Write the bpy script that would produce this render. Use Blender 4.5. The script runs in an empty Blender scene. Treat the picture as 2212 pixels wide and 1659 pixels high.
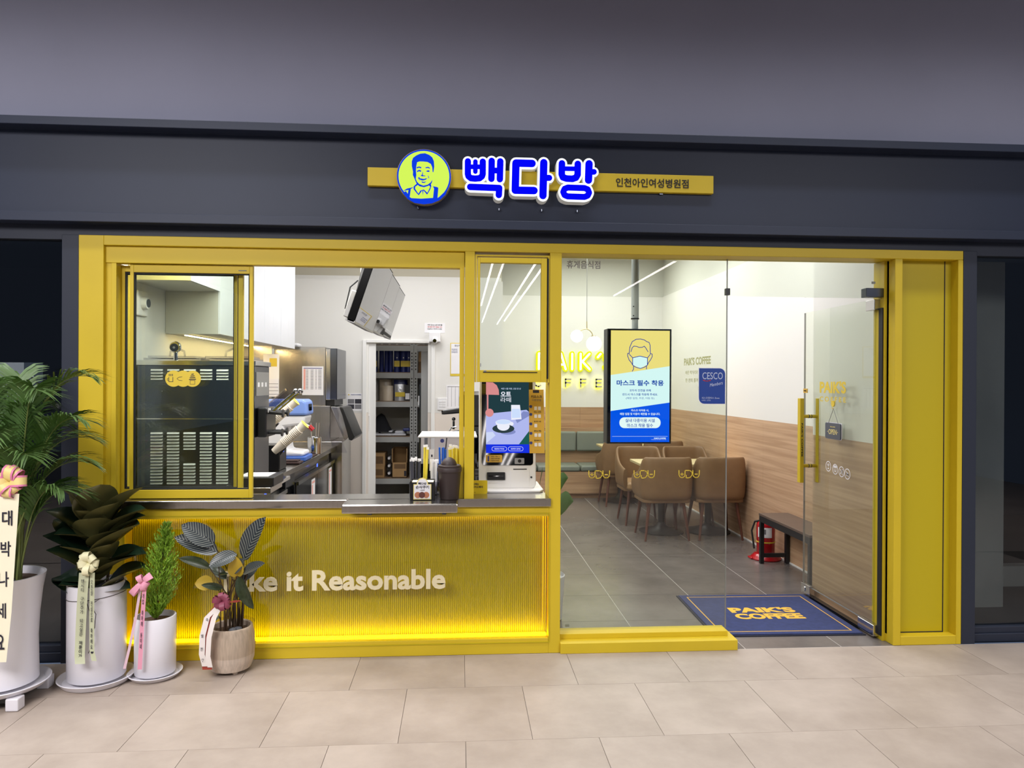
import bpy, math, random
from mathutils import Vector, Matrix, Euler

SC = bpy.context.scene
COL = SC.collection
PI = math.pi
random.seed(7)

# ------------------------------------------------------------------ camera, world, lights, exposure
cam_d = bpy.data.cameras.new('camera')
cam = bpy.data.objects.new('camera', cam_d); COL.objects.link(cam)
cam_d.sensor_fit = 'HORIZONTAL'; cam_d.sensor_width = 36.0
cam_d.lens = 1571.0 / 2212.0 * 36.0
cam_d.clip_start = 0.05; cam_d.clip_end = 200
R_ = Vector((0.99750152, -0.07047964, 0.00483193)); U_ = Vector((-0.00464207, 0.00285728, 0.99998514)); F_ = Vector((0.0704924, 0.99750913, -0.00252297))
m3 = Matrix((R_, U_, -F_)).transposed()
cam.matrix_world = Matrix.Translation((0, -4.2667, 1.6)) @ m3.to_4x4()
SC.camera = cam

world = bpy.data.worlds.new('world'); SC.world = world; world.use_nodes = True
wb = world.node_tree.nodes['Background']
wb.inputs[0].default_value = (0.40, 0.52, 0.80, 1); wb.inputs[1].default_value = 0.22

SC.view_settings.view_transform = 'Standard'; SC.view_settings.look = 'None'
SC.view_settings.gamma = 1.0; SC.view_settings.use_curve_mapping = False
SC.view_settings.exposure = 0.0
SC.cycles.max_bounces = 8; SC.cycles.diffuse_bounces = 4; SC.cycles.glossy_bounces = 4
SC.cycles.transparent_max_bounces = 24; SC.cycles.transmission_bounces = 6
SC.cycles.caustics_reflective = False; SC.cycles.caustics_refractive = False
SC.cycles.sample_clamp_indirect = 6.0

def area_light(name, loc, sx, sy, watts, color=(1, 1, 1), rot=(0, 0, 0)):
    d = bpy.data.lights.new(name, 'AREA'); d.shape = 'RECTANGLE'; d.size = sx; d.size_y = sy
    d.energy = watts; d.color = color
    o = bpy.data.objects.new(name, d); COL.objects.link(o); o.location = loc; o.rotation_euler = rot
    return o
HALL_EMIT = 14.0          # brightness of the hall's long ceiling tubes
# shop ceiling panels (cafe side, then kitchen side and stock room)
area_light('cafe_ceiling_light', (1.75, 1.5, 3.36), 1.6, 1.2, 42, (.985, .985, 1))
area_light('cafe_ceiling_light', (1.75, 3.4, 3.36), 1.6, 1.2, 42, (.985, .985, 1))
area_light('cafe_ceiling_light', (1.75, 5.0, 3.36), 1.6, 1.2, 42, (.985, .985, 1))
area_light('kitchen_ceiling_light', (-0.95, .75, 3.36), 1.6, .8, 62, (.985, .985, 1))
area_light('kitchen_ceiling_light', (-0.75, 3.1, 3.36), 1.2, 1.2, 42, (.985, .985, 1))
area_light('service_window_fill', (-1.1, .34, 2.44), 1.4, .1, 17, (1, .99, .98), (math.radians(28), 0, 0))  # unseen fill lamp added behind the lintel to brighten machine and cabinet end
area_light('stock_room_light', (-0.7, 5.1, 2.78),   .5, .2, 3.2, (1, .98, .95))
# the hall's pale light on the shop front: unseen area lamps without fixtures
for hx, hy, hs, hwatt in ((-2.9, -4.6, 3.2, 205), (4.2, -5.6, 3.4, 150)):
    hl = area_light('hall_light', (hx, hy, 3.95), hs, 1.4, hwatt, (1, .965, .98), (math.radians(25), 0, 0))
    hl.data.spread = math.radians(134)
hw = area_light('hall_wall_washer', (-.2, -1.0, 5.0), 10.0, .2, 84, (.95, .96, 1))
hw.data.spread = math.radians(78)

# ------------------------------------------------------------------ mesh builder
def s2l(c):
    c = c / 255.0
    return c / 12.92 if c <= 0.04045 else ((c + 0.055) / 1.055) ** 2.4
def lin(rgb): return tuple(s2l(c) for c in rgb) + (1.0,)

class MB:
    def __init__(s): s.v = []; s.f = []; s.m = []; s.cur = 0
    def add(s, vs, fs):
        n = len(s.v); s.v += [tuple(p) for p in vs]
        for f in fs: s.f.append(tuple(i + n for i in f)); s.m.append(s.cur)
        return s
    def box(s, x0, x1, y0, y1, z0, z1):
        return s.add([(x0,y0,z0),(x1,y0,z0),(x1,y1,z0),(x0,y1,z0),(x0,y0,z1),(x1,y0,z1),(x1,y1,z1),(x0,y1,z1)],
            [(0,3,2,1),(4,5,6,7),(0,1,5,4),(1,2,6,5),(2,3,7,6),(3,0,4,7)])
    def frame(s, x0, x1, z0, z1, l, r, b, t, y0, y1):     # rectangle frame in the xz plane
        s.box(x0, x0+l, y0, y1, z0, z1); s.box(x1-r, x1, y0, y1, z0, z1)
        if b: s.box(x0+l, x1-r, y0, y1, z0, z0+b)
        if t: s.box(x0+l, x1-r, y0, y1, z1-t, z1)
        return s
    def prism(s, poly, ax, a, b):                          # poly in the plane across axis ax, from a to b
        def P(u, w, t): return (u, t, w) if ax == 'y' else ((t, u, w) if ax == 'x' else (u, w, t))
        n = len(poly)
        vs = [P(u, w, a) for u, w in poly] + [P(u, w, b) for u, w in poly]
        return s.add(vs, [tuple(range(n)), tuple(range(2*n-1, n-1, -1))] + [(i, i+n, (i+1) % n + n, (i+1) % n) for i in range(n)])
    def cyl(s, p0, p1, r0, r1=None, n=12, caps=True):
        if r1 is None: r1 = r0
        p0 = Vector(p0); p1 = Vector(p1); d = (p1-p0).normalized()
        a = d.orthogonal().normalized(); b = d.cross(a)
        vs = []
        for p, r in ((p0, r0), (p1, r1)):
            for i in range(n):
                t = 2*PI*i/n; vs.append(p + a*(r*math.cos(t)) + b*(r*math.sin(t)))
        fs = [(i, (i+1) % n, (i+1) % n + n, i+n) for i in range(n)]
        if caps: fs += [tuple(range(n-1, -1, -1)), tuple(range(n, 2*n))]
        return s.add(vs, fs)
    def tube(s, pts, r, n=6, r1=None):
        pts = [Vector(p) for p in pts]; m = len(pts); vs = []; prev = None
        for i, p in enumerate(pts):
            d = (pts[min(i+1, m-1)] - pts[max(i-1, 0)]).normalized()
            a = d.orthogonal() if prev is None else prev - d*prev.dot(d)
            if a.length < 1e-6: a = d.orthogonal()
            a.normalize(); prev = a; b = d.cross(a)
            rr = r if r1 is None else r + (r1-r)*i/(m-1)
            for k in range(n): vs.append(p + a*(rr*math.cos(2*PI*k/n)) + b*(rr*math.sin(2*PI*k/n)))
        fs = [(i*n+k, i*n+(k+1) % n, (i+1)*n+(k+1) % n, (i+1)*n+k) for i in range(m-1) for k in range(n)]
        fs += [tuple(range(n-1, -1, -1)), tuple(range((m-1)*n, m*n))]
        return s.add(vs, fs)
    def lathe(s, prof, c=(0,0,0), n=32, sx=1, sy=1):       # prof: (radius, z)
        vs = []; m = len(prof)
        for r, z in prof:
            for k in range(n): vs.append((c[0]+sx*r*math.cos(2*PI*k/n), c[1]+sy*r*math.sin(2*PI*k/n), c[2]+z))
        fs = [(i*n+k, i*n+(k+1) % n, (i+1)*n+(k+1) % n, (i+1)*n+k) for i in range(m-1) for k in range(n)]
        if prof[0][0] > 1e-5: fs.append(tuple(range(n-1, -1, -1)))
        if prof[-1][0] > 1e-5: fs.append(tuple(range((m-1)*n, m*n)))
        return s.add(vs, fs)
    def ball(s, c, r, n=16, sz=1.0):
        m = n//2; return s.lathe([(max(r*math.sin(PI*i/m), 1e-6), -r*sz*math.cos(PI*i/m)) for i in range(m+1)], c, n)
    def cap(s, p, q, r, y0, y1, n=8):                      # stroke with round ends in the xz plane
        ax, az = p; bx, bz = q; t = math.atan2(bz-az, bx-ax); poly = []
        for i in range(n+1): a = t - PI/2 + PI*i/n; poly.append((bx+r*math.cos(a), bz+r*math.sin(a)))
        for i in range(n+1): a = t + PI/2 + PI*i/n; poly.append((ax+r*math.cos(a), az+r*math.sin(a)))
        return s.prism(poly[::-1], 'y', y0, y1) if y0 > y1 else s.prism(poly, 'y', y0, y1)
    def stroke(s, pts, r, y0, y1, n=8):
        for p, q in zip(pts, pts[1:]): s.cap(p, q, r, y0, y1, n)
        return s
    def disc(s, x, z, r, y0, y1, n=28): return s.prism([(x+r*math.cos(2*PI*i/n), z+r*math.sin(2*PI*i/n)) for i in range(n)], 'y', y0, y1)
    def grid(s, rows):                                     # rows of points -> quads
        n = len(rows[0]); vs = [p for r in rows for p in r]
        return s.add(vs, [(i*n+k, i*n+k+1, (i+1)*n+k+1, (i+1)*n+k) for i in range(len(rows)-1) for k in range(n-1)])
    def mesh(s, name, mats, off=(0,0,0), smooth=False):
        me = bpy.data.meshes.new(name)
        me.from_pydata([(p[0]-off[0], p[1]-off[1], p[2]-off[2]) for p in s.v], [], s.f)
        if not isinstance(mats, (list, tuple)): mats = [mats]
        for m in mats: me.materials.append(M[m] if isinstance(m, str) else m)
        if len(mats) > 1: me.polygons.foreach_set('material_index', s.m)
        if smooth:
            me.polygons.foreach_set('use_smooth', [True]*len(me.polygons))
            if smooth != 'all': me.set_sharp_from_angle(angle=math.radians(38))
        me.update(); return me
    def build(s, name, mats, parent=None, bevel=0, smooth=False, segs=2):
        if parent is None:
            xs = [p[0] for p in s.v]; ys = [p[1] for p in s.v]; zs = [p[2] for p in s.v]
            off = Vector(((min(xs)+max(xs))/2, (min(ys)+max(ys))/2, min(zs)))
        else: off = wloc(parent)
        o = bpy.data.objects.new(name, s.mesh(name, mats, off, smooth)); COL.objects.link(o)
        if parent is None: o.location = off
        else: o.parent = parent
        if bevel:
            b = o.modifiers.new('bevel', 'BEVEL'); b.width = bevel; b.segments = segs; b.limit_method = 'ANGLE'; b.angle_limit = math.radians(40)
        return o

def wloc(o):
    l = Vector((0, 0, 0))
    while o is not None: l += Vector(o.location); o = o.parent
    return l
def rect_round(x0, x1, z0, z1, r, n=5, corners=(1,1,1,1)):
    pts = []
    for (cx, cz, a0, on) in ((x1-r, z0+r, -PI/2, corners[0]), (x1-r, z1-r, 0, corners[1]), (x0+r, z1-r, PI/2, corners[2]), (x0+r, z0+r, PI, corners[3])):
        if on:
            for i in range(n+1): a = a0 + PI/2*i/n; pts.append((cx+r*math.cos(a), cz+r*math.sin(a)))
        else:
            pts.append((cx + r*(1 if math.cos(a0+PI/4) > 0 else -1), cz + r*(1 if math.sin(a0+PI/4) > 0 else -1)))
    return pts
def thing(name, label, cat, loc=(0,0,0), rz=0, group=None):
    o = bpy.data.objects.new(name, None); COL.objects.link(o); o.empty_display_size = .1
    o.location = loc; o.rotation_euler = (0, 0, rz); return tag(o, label, cat, group)
def tag(o, label, cat=None, group=None):
    o['label'] = label
    if cat: o['category'] = cat
    if group: o['group'] = group
    return o
def struct(o, label, cat='setting'):
    o['kind'] = 'structure'; o['label'] = label; o['category'] = cat; return o
def sempty(name, label, loc, cat='setting'):
    o = bpy.data.objects.new(name, None); COL.objects.link(o); o.location = loc; o.empty_display_size = .1
    return struct(o, label, cat)
def text_parts(body, mat, parent, x, y, z, w, h, name, **k):   # one part per letter
    mb = text(body, mat, parent, x, y, z, w, h, merge=MB(), **k)
    par = list(range(len(mb.v)))
    def fd(i):
        while par[i] != i: par[i] = par[par[i]]; i = par[i]
        return i
    for f in mb.f:
        for i in f[1:]: par[fd(i)] = fd(f[0])
    iv = {}
    for i, p in enumerate(mb.v): r = fd(i); a = iv.get(r, (9e9, -9e9)); iv[r] = (min(a[0], p[0]), max(a[1], p[0]))
    gr = []
    for r, (a, b) in sorted(iv.items(), key=lambda t: t[1]):
        if gr and a < gr[-1][1] - (gr[-1][1]-gr[-1][0])*.5: gr[-1][1] = max(b, gr[-1][1]); gr[-1][2].add(r)
        else: gr.append([a, b, {r}])
    for a, b, rs in gr:
        m2 = MB(); idx = {}
        for i, p in enumerate(mb.v):
            if fd(i) in rs: idx[i] = len(m2.v); m2.v.append(p)
        for f in mb.f:
            if f[0] in idx: m2.f.append(tuple(idx[i] for i in f)); m2.m.append(0)
        m2.build(name, mat, parent)
def copy_tree(o, parent=None):
    c = o.copy(); COL.objects.link(c); c.parent = parent
    for ch in list(o.children): copy_tree(ch, c)
    return c

# text: a font curve turned into a mesh, fitted to a width (and height)
TSC = bpy.data.scenes.new('text_workshop')
TC = bpy.data.curves.new('text_curve', 'FONT'); TO = bpy.data.objects.new('text_curve', TC); TSC.collection.objects.link(TO)
def text(body, mat, parent, x, y, z, w=None, h=None, bold=0.0, ext=0.0005, face='-y', name='lettering', align='C', shear=0, rot=0, spacing=1.0, merge=None):
    TC.body = body; TC.align_x = 'CENTER'; TC.size = 1.0; TC.offset = bold; TC.extrude = 0.5; TC.shear = shear; TC.space_character = spacing; TC.resolution_u = 3
    vl = TSC.view_layers[0]; vl.update(); dg = vl.depsgraph
    me = TO.evaluated_get(dg).to_mesh()
    vs = [tuple(v.co) for v in me.vertices]; fs = [tuple(p.vertices) for p in me.polygons]
    TO.evaluated_get(dg).to_mesh_clear()
    xs = [v[0] for v in vs]; ys = [v[1] for v in vs]; x0, x1, y0, y1 = min(xs), max(xs), min(ys), max(ys)
    if w and h: sx = w/(x1-x0); sy = h/(y1-y0)
    elif w: sx = sy = w/(x1-x0)
    else: sx = sy = h/(y1-y0)
    ox = {'C': (x0+x1)/2, 'L': x0, 'R': x1}[align]; oy = (y0+y1)/2
    cr, sr = math.cos(rot), math.sin(rot)
    mb = merge or MB(); out = []
    for a, b, c in vs:
        a = (a-ox)*sx; b = (b-oy)*sy; c = (c+.5)*ext*2; a, b = a*cr-b*sr, a*sr+b*cr
        if face == '-y': out.append((x+a, y-c, z+b))
        elif face == '-x': out.append((x-c, y-a, z+b))
        elif face == '+x': out.append((x+c, y+a, z+b))
        elif face == '+z': out.append((x+a, y+b, z+c))
    mb.add(out, fs)
    return mb if merge is not None else mb.build(name, mat, parent)

# ------------------------------------------------------------------ materials
M = {}
def pm(name, rgb, rough=.5, metal=0.0, spec=.5, emis=None, strength=0, noise=None, bump=None, coat=0, sub=0, ior=None, alpha=None):
    m = bpy.data.materials.new(name); m.use_nodes = True; nt = m.node_tree; b = nt.nodes['Principled BSDF']
    b.inputs['Base Color'].default_value = lin(rgb); b.inputs['Roughness'].default_value = rough
    b.inputs['Metallic'].default_value = metal; b.inputs['Specular IOR Level'].default_value = spec
    if ior: b.inputs['IOR'].default_value = ior
    if coat: b.inputs['Coat Weight'].default_value = coat; b.inputs['Coat Roughness'].default_value = .08
    if emis: b.inputs['Emission Color'].default_value = lin(emis); b.inputs['Emission Strength'].default_value = strength
    if noise or bump:
        tc = nt.nodes.new('ShaderNodeTexCoord'); nz = nt.nodes.new('ShaderNodeTexNoise')
        mp = nt.nodes.new('ShaderNodeMapping'); nt.links.new(tc.outputs['Object'], mp.inputs[0]); nt.links.new(mp.outputs[0], nz.inputs['Vector'])
        sc, amt = (noise or bump)[:2]; st = (noise or bump)[2] if len(noise or bump) > 2 else (1, 1, 1)
        mp.inputs['Scale'].default_value = st
        nz.inputs['Scale'].default_value = sc; nz.inputs['Detail'].default_value = 5
        if noise:
            rp = nt.nodes.new('ShaderNodeMapRange'); rp.inputs['From Min'].default_value = .3; rp.inputs['From Max'].default_value = .7
            rp.inputs['To Min'].default_value = 1-amt; rp.inputs['To Max'].default_value = 1+amt
            nt.links.new(nz.outputs[0], rp.inputs[0])
            mx = nt.nodes.new('ShaderNodeVectorMath'); mx.operation = 'SCALE'; mx.inputs[0].default_value = lin(rgb)[:3]
            nt.links.new(rp.outputs[0], mx.inputs['Scale']); nt.links.new(mx.outputs[0], b.inputs['Base Color'])
        if bump:
            bp = nt.nodes.new('ShaderNodeBump'); bp.inputs['Strength'].default_value = bump[1] if not noise else bump[1]; bp.inputs['Distance'].default_value = .01
            nz2 = nt.nodes.new('ShaderNodeTexNoise'); nz2.inputs['Scale'].default_value = bump[0]; nt.links.new(mp.outputs[0], nz2.inputs['Vector'])
            nt.links.new(nz2.outputs[0], bp.inputs['Height']); nt.links.new(bp.outputs[0], b.inputs['Normal'])
    M[name] = m; return m
def em(name, rgb, strength=1.0):
    m = bpy.data.materials.new(name); m.use_nodes = True; nt = m.node_tree; nt.nodes.clear()
    e = nt.nodes.new('ShaderNodeEmission'); e.inputs[0].default_value = lin(rgb); e.inputs[1].default_value = strength
    o = nt.nodes.new('ShaderNodeOutputMaterial'); nt.links.new(e.outputs[0], o.inputs[0]); M[name] = m; return m
def glass(name, rgb, ior=1.45, rough=0.0, refl=1.0):
    m = bpy.data.materials.new(name); m.use_nodes = True; nt = m.node_tree; nt.nodes.clear()
    t = nt.nodes.new('ShaderNodeBsdfTransparent'); t.inputs[0].default_value = lin(rgb)
    g = nt.nodes.new('ShaderNodeBsdfGlossy'); g.inputs['Roughness'].default_value = rough
    g.inputs[0].default_value = (refl, refl, refl, 1)
    f = nt.nodes.new('ShaderNodeFresnel'); f.inputs[0].default_value = ior
    ge = nt.nodes.new('ShaderNodeNewGeometry'); sb = nt.nodes.new('ShaderNodeMath'); sb.operation = 'SUBTRACT'; sb.inputs[0].default_value = 1; nt.links.new(ge.outputs['Backfacing'], sb.inputs[1])
    ml = nt.nodes.new('ShaderNodeMath'); ml.operation = 'MULTIPLY'; nt.links.new(f.outputs[0], ml.inputs[0]); nt.links.new(sb.outputs[0], ml.inputs[1])
    mu = nt.nodes.new('ShaderNodeMath'); mu.operation = 'MULTIPLY'; mu.use_clamp = True; mu.inputs[1].default_value = 1.6; nt.links.new(ml.outputs[0], mu.inputs[0])
    mx = nt.nodes.new('ShaderNodeMixShader'); o = nt.nodes.new('ShaderNodeOutputMaterial')
    nt.links.new(mu.outputs[0], mx.inputs[0]); nt.links.new(t.outputs[0], mx.inputs[1]); nt.links.new(g.outputs[0], mx.inputs[2]); nt.links.new(mx.outputs[0], o.inputs[0])
    M[name] = m; return m

YEL = (208, 180, 32)
pm('yellow_paint', YEL, .5, noise=(3, .03)); pm('yellow_shaded', (188, 168, 8), .5); pm('rib_yellow', (196, 184, 3), .35)
pm('navy_metal', (32, 41, 62), .5, noise=(2, .06)); pm('navy_dark', (33, 39, 54), .55)
pm('grey_wall', (146, 147, 166), .8, noise=(1.2, .04))
def tile_mat(name, c0, c1, rough, sc=2.2):
    m = pm(name, c0, rough); nt = m.node_tree; b = nt.nodes['Principled BSDF']
    tc = nt.nodes.new('ShaderNodeTexCoord'); oi = nt.nodes.new('ShaderNodeObjectInfo')
    ad = nt.nodes.new('ShaderNodeVectorMath'); ad.operation = 'MULTIPLY_ADD'
    ad.inputs[1].default_value = (37, 17, 5); nt.links.new(oi.outputs['Location'], ad.inputs[0]); nt.links.new(tc.outputs['Object'], ad.inputs[2])
    n1 = nt.nodes.new('ShaderNodeTexNoise'); n1.inputs['Scale'].default_value = sc; n1.inputs['Detail'].default_value = 7; n1.inputs['Roughness'].default_value = .62
    nt.links.new(ad.outputs[0], n1.inputs['Vector'])
    rp = nt.nodes.new('ShaderNodeValToRGB'); rp.color_ramp.elements[0].position = .32; rp.color_ramp.elements[1].position = .68
    rp.color_ramp.elements[0].color = lin(c1); rp.color_ramp.elements[1].color = lin(c0)
    nt.links.new(n1.outputs[0], rp.inputs[0]); nt.links.new(rp.outputs[0], b.inputs['Base Color'])
    n2 = nt.nodes.new('ShaderNodeTexNoise'); n2.inputs['Scale'].default_value = 9; nt.links.new(ad.outputs[0], n2.inputs['Vector'])
    r2 = nt.nodes.new('ShaderNodeMapRange'); r2.inputs['To Min'].default_value = rough-.03; r2.inputs['To Max'].default_value = rough+.05
    nt.links.new(n2.outputs[0], r2.inputs[0]); nt.links.new(r2.outputs[0], b.inputs['Roughness'])
    return m
tile_mat('beige_tile', (178, 164, 152), (154, 140, 128), .5); tile_mat('grey_tile', (116, 109, 105), (94, 88, 85), .24)
pm('grout', (96, 86, 78), .9); pm('pale_grout', (196, 190, 184), .9); pm('concrete', (182, 180, 170), .85, noise=(2.5, .18, (1, 1, .4)))
pm('dark_concrete', (70, 72, 74), .8, noise=(2, .1))
pm('white_wall', (226, 224, 219), .7); pm('upper_wall', (205, 204, 195), .75); pm('kitchen_tile', (222, 212, 202), .45)
pm('white_gloss', (236, 238, 242), .18); pm('cabinet_grey', (206, 203, 190), .6); pm('white_paint', (232, 231, 228), .45)
pm('white_plastic', (232, 231, 232), .3); pm('steel', (178, 174, 168), .22, 1.0, noise=(3, .05, (40, 40, 1))); pm('steel_bright', (205, 204, 203), .16, 1.0); pm('louvre_steel', (236, 238, 238), .38, .4)
pm('steel_dark', (92, 96, 104), .22, 1.0); pm('chrome', (220, 220, 222), .06, 1.0); pm('black_plastic', (20, 20, 22), .35); pm('black_rubber', (14, 14, 15), .7)
pm('black_metal', (24, 25, 28), .4); pm('black_gloss', (8, 9, 12), .03, ior=1.9); pm('dark_door', (38, 38, 40), .12, ior=1.7)
pm('grey_metal', (150, 150, 150), .45, .6); pm('shelf_grey', (168, 168, 166), .5); pm('shelf_board', (120, 98, 78), .7)
pm('brass', (196, 180, 132), .3, 1.0); pm('paper', (236, 234, 236), .7); pm('cream_paper', (250, 242, 214), .6); pm('print_grey', (120, 118, 122), .7); pm('print_dark', (44, 42, 52), .6); pm('print_red', (198, 60, 66), .6); pm('print_pink', (232, 168, 156), .7); pm('print_blue', (52, 62, 128), .6)
pm('tan_leather', (130, 99, 68), .48, noise=(14, .06)); pm('seat_leather', (176, 140, 100), .45); pm('leg_wood', (92, 52, 38), .45, noise=(6, .15, (6, 6, 1)))
pm('table_top', (206, 188, 142), .4); pm('sofa_grey', (122, 128, 118), .55); pm('dark_wood', (92, 76, 66), .4, noise=(3, .08, (1, 8, 1)))
pm('red_paint', (176, 22, 30), .25, coat=.5); pm('mat_blue', (44, 54, 96), .95, noise=(30, .15)); pm('mat_edge', (24, 26, 42), .9); pm('mat_yellow', (222, 174, 62), .95)
pm('cardboard', (172, 136, 92), .8, noise=(5, .05)); pm('cardboard_dark', (120, 92, 62), .85); pm('pouch_blue', (30, 42, 104), .35); pm('pouch_yellow', (214, 186, 48), .4); pm('pouch_silver', (186, 186, 188), .3, .5); pm('bag_clear', (206, 190, 168), .25); pm('black_cloth', (16, 17, 22), .9); pm('white_bag', (200, 200, 206), .4)
pm('cup_paper', (240, 230, 214), .55); pm('cup_rim', (232, 216, 80), .5); pm('blue_plastic', (124, 154, 224), .35); pm('cover_blue', (66, 106, 190), .4); pm('cloth_brown', (58, 40, 38), .9)
pm('bin_brown', (54, 42, 40), .5); pm('straw_yellow', (234, 214, 70), .4); pm('straw_blue', (30, 92, 186), .4); pm('straw_black', (66, 66, 74), .4); pm('straw_wrap', (238, 236, 232), .4)
pm('pot_white', (226, 224, 230), .35); pm('soil', (104, 84, 70), .95, noise=(60, .4)); pm('stone', (92, 94, 100), .8, noise=(9, .15)); pm('twine', (70, 62, 56), .8)
pm('palm_green', (70, 104, 44), .45, noise=(4, .2)); pm('palm_stem', (104, 116, 58), .5); pm('ficus_top', (22, 40, 26), .25, noise=(5, .2)); pm('ficus_under', (78, 78, 40), .6); pm('cypress', (122, 160, 40), .6, noise=(9, .35)); pm('bark', (72, 56, 42), .9)
pm('ribbon_cream', (222, 218, 178), .45); pm('ribbon_green', (186, 190, 158), .5); pm('ribbon_pink', (226, 156, 178), .4); pm('ribbon_lilac', (214, 182, 194), .4); pm('ribbon_white', (232, 224, 218), .5); pm('ribbon_red', (158, 62, 48), .5); pm('bow_plum', (128, 56, 76), .45); pm('bow_yellow', (236, 214, 140), .5); pm('bow_pink', (226, 130, 172), .5); pm('ribbon_black', (28, 26, 30), .6); pm('ribbon_ivory', (240, 234, 206), .4); pm('ink', (30, 28, 44), .6)
pm('letter_cream', (226, 214, 176), .4); pm('letter_edge', (236, 226, 188), .4)
pm('sticker_yellow', (222, 194, 60), .5); pm('sticker_white', (232, 230, 236), .5); pm('sticker_blue', (26, 62, 142), .4); pm('sticker_grey', (132, 138, 134), .6); pm('sticker_red', (176, 40, 52), .5); pm('sticker_silver', (182, 192, 214), .4)
pm('khaki_print', (168, 166, 118), .7); pm('sign_slate', (84, 88, 98), .5); pm('pale_yellow', (232, 216, 140), .6); pm('kiosk_paper', (214, 170, 62), .55); pm('card_yellow', (236, 206, 30), .5)
pm('black_letter', (20, 18, 16), .5); pm('letter_side', (214, 214, 208), .4, emis=(230, 232, 226), strength=.16); pm('badge_side', (166, 150, 120), .5)
em('lamp_white', (255, 250, 246), 1.0); em('hall_tube', (255, 248, 246), HALL_EMIT); em('led_warm', (255, 222, 160), 40); em('globe', (255, 250, 240), 5.0)
em('led_yellow', (255, 222, 8), 13.0); em('led_side', (255, 190, 0), 2.0); em('led_top', (255, 216, 0), 5); em('sign_blue', (2, 6, 250), 1.0); em('sign_white', (250, 252, 255), 1.25); em('badge_yellow', (214, 248, 92), 1.0); em('badge_blue', (16, 62, 226), 1.0)
em('neon_core', (255, 255, 226), 7); em('neon_yellow', (226, 228, 20), 1.6); em('halo_yellow', (252, 240, 30), 12); pm('letter_grey', (172, 166, 160), .5)
em('scr_yellow', (240, 220, 128), 1.22); em('scr_pale', (216, 246, 252), 1.22); em('scr_blue', (0, 84, 238), 1.22); em('scr_line', (40, 68, 176)); em('scr_text', (36, 84, 190)); em('scr_white', (232, 248, 255), 1.22)
em('ks_dark', (34, 60, 66)); em('ks_table', (176, 184, 238)); em('ks_shadow', (130, 140, 196)); em('ks_pink', (216, 140, 140)); em('ks_pink_hi', (236, 172, 166)); em('ks_blue', (24, 50, 224)); em('ks_white', (236, 238, 250)); em('ks_milk', (204, 222, 252)); em('ks_green', (30, 92, 84)); em('ks_saucer', (46, 62, 66)); em('ks_key', (206, 216, 246)); em('led_dot', (90, 120, 255), 1.5)
glass('pane', (245, 248, 243), 1.5, refl=.9); glass('sash_pane', (250, 252, 249), 1.5, refl=.9); glass('door_pane', (247, 250, 245), 1.5, refl=.9); glass('acrylic', (246, 244, 230), 1.38); glass('clear_plastic', (232, 232, 236), 1.3, .08); glass('window_dark', (214, 218, 220), 1.45); glass('wrap_film', (244, 242, 238), 1.25, .12)

def wood_mat(name, c0, c1, axis_scale, rough=.5):
    m = pm(name, c0, rough); nt = m.node_tree; b = nt.nodes['Principled BSDF']
    tc = nt.nodes.new('ShaderNodeTexCoord'); mp = nt.nodes.new('ShaderNodeMapping'); mp.inputs['Scale'].default_value = axis_scale
    nt.links.new(tc.outputs['Object'], mp.inputs[0])
    n = nt.nodes.new('ShaderNodeTexNoise'); n.inputs['Scale'].default_value = 1.6; n.inputs['Detail'].default_value = 8; n.inputs['Distortion'].default_value = .6
    nt.links.new(mp.outputs[0], n.inputs['Vector'])
    rp = nt.nodes.new('ShaderNodeValToRGB'); rp.color_ramp.elements[0].position = .35; rp.color_ramp.elements[1].position = .66
    rp.color_ramp.elements[0].color = lin(c1); rp.color_ramp.elements[1].color = lin(c0)
    nt.links.new(n.outputs[0], rp.inputs[0]); nt.links.new(rp.outputs[0], b.inputs['Base Color']); return m
wood_mat('oak_side', (200, 166, 134), (174, 139, 108), (1, .55, 20)); wood_mat('oak_back', (190, 154, 120), (160, 124, 94), (.6, 1, 22))
def stripe_leaf():
    m = pm('calathea', (40, 52, 40), .35); nt = m.node_tree; b = nt.nodes['Principled BSDF']
    tc = nt.nodes.new('ShaderNodeTexCoord'); sp = nt.nodes.new('ShaderNodeSeparateXYZ'); nt.links.new(tc.outputs['Object'], sp.inputs[0])
    ab = nt.nodes.new('ShaderNodeMath'); ab.operation = 'ABSOLUTE'; nt.links.new(sp.outputs[0], ab.inputs[0])
    ml = nt.nodes.new('ShaderNodeMath'); ml.operation = 'MULTIPLY_ADD'; ml.inputs[1].default_value = -.9; nt.links.new(ab.outputs[0], ml.inputs[0]); nt.links.new(sp.outputs[1], ml.inputs[2])
    fr = nt.nodes.new('ShaderNodeMath'); fr.operation = 'MULTIPLY'; fr.inputs[1].default_value = 2*PI*13; nt.links.new(ml.outputs[0], fr.inputs[0])
    sn = nt.nodes.new('ShaderNodeMath'); sn.operation = 'SINE'; nt.links.new(fr.outputs[0], sn.inputs[0])
    rp = nt.nodes.new('ShaderNodeValToRGB'); rp.color_ramp.elements[0].position = .5; rp.color_ramp.elements[1].position = .95
    rp.color_ramp.elements[0].color = lin((40, 46, 50)); rp.color_ramp.elements[1].color = lin((126, 130, 120))
    nt.links.new(sn.outputs[0], rp.inputs[0]); nt.links.new(rp.outputs[0], b.inputs['Base Color'])
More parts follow.
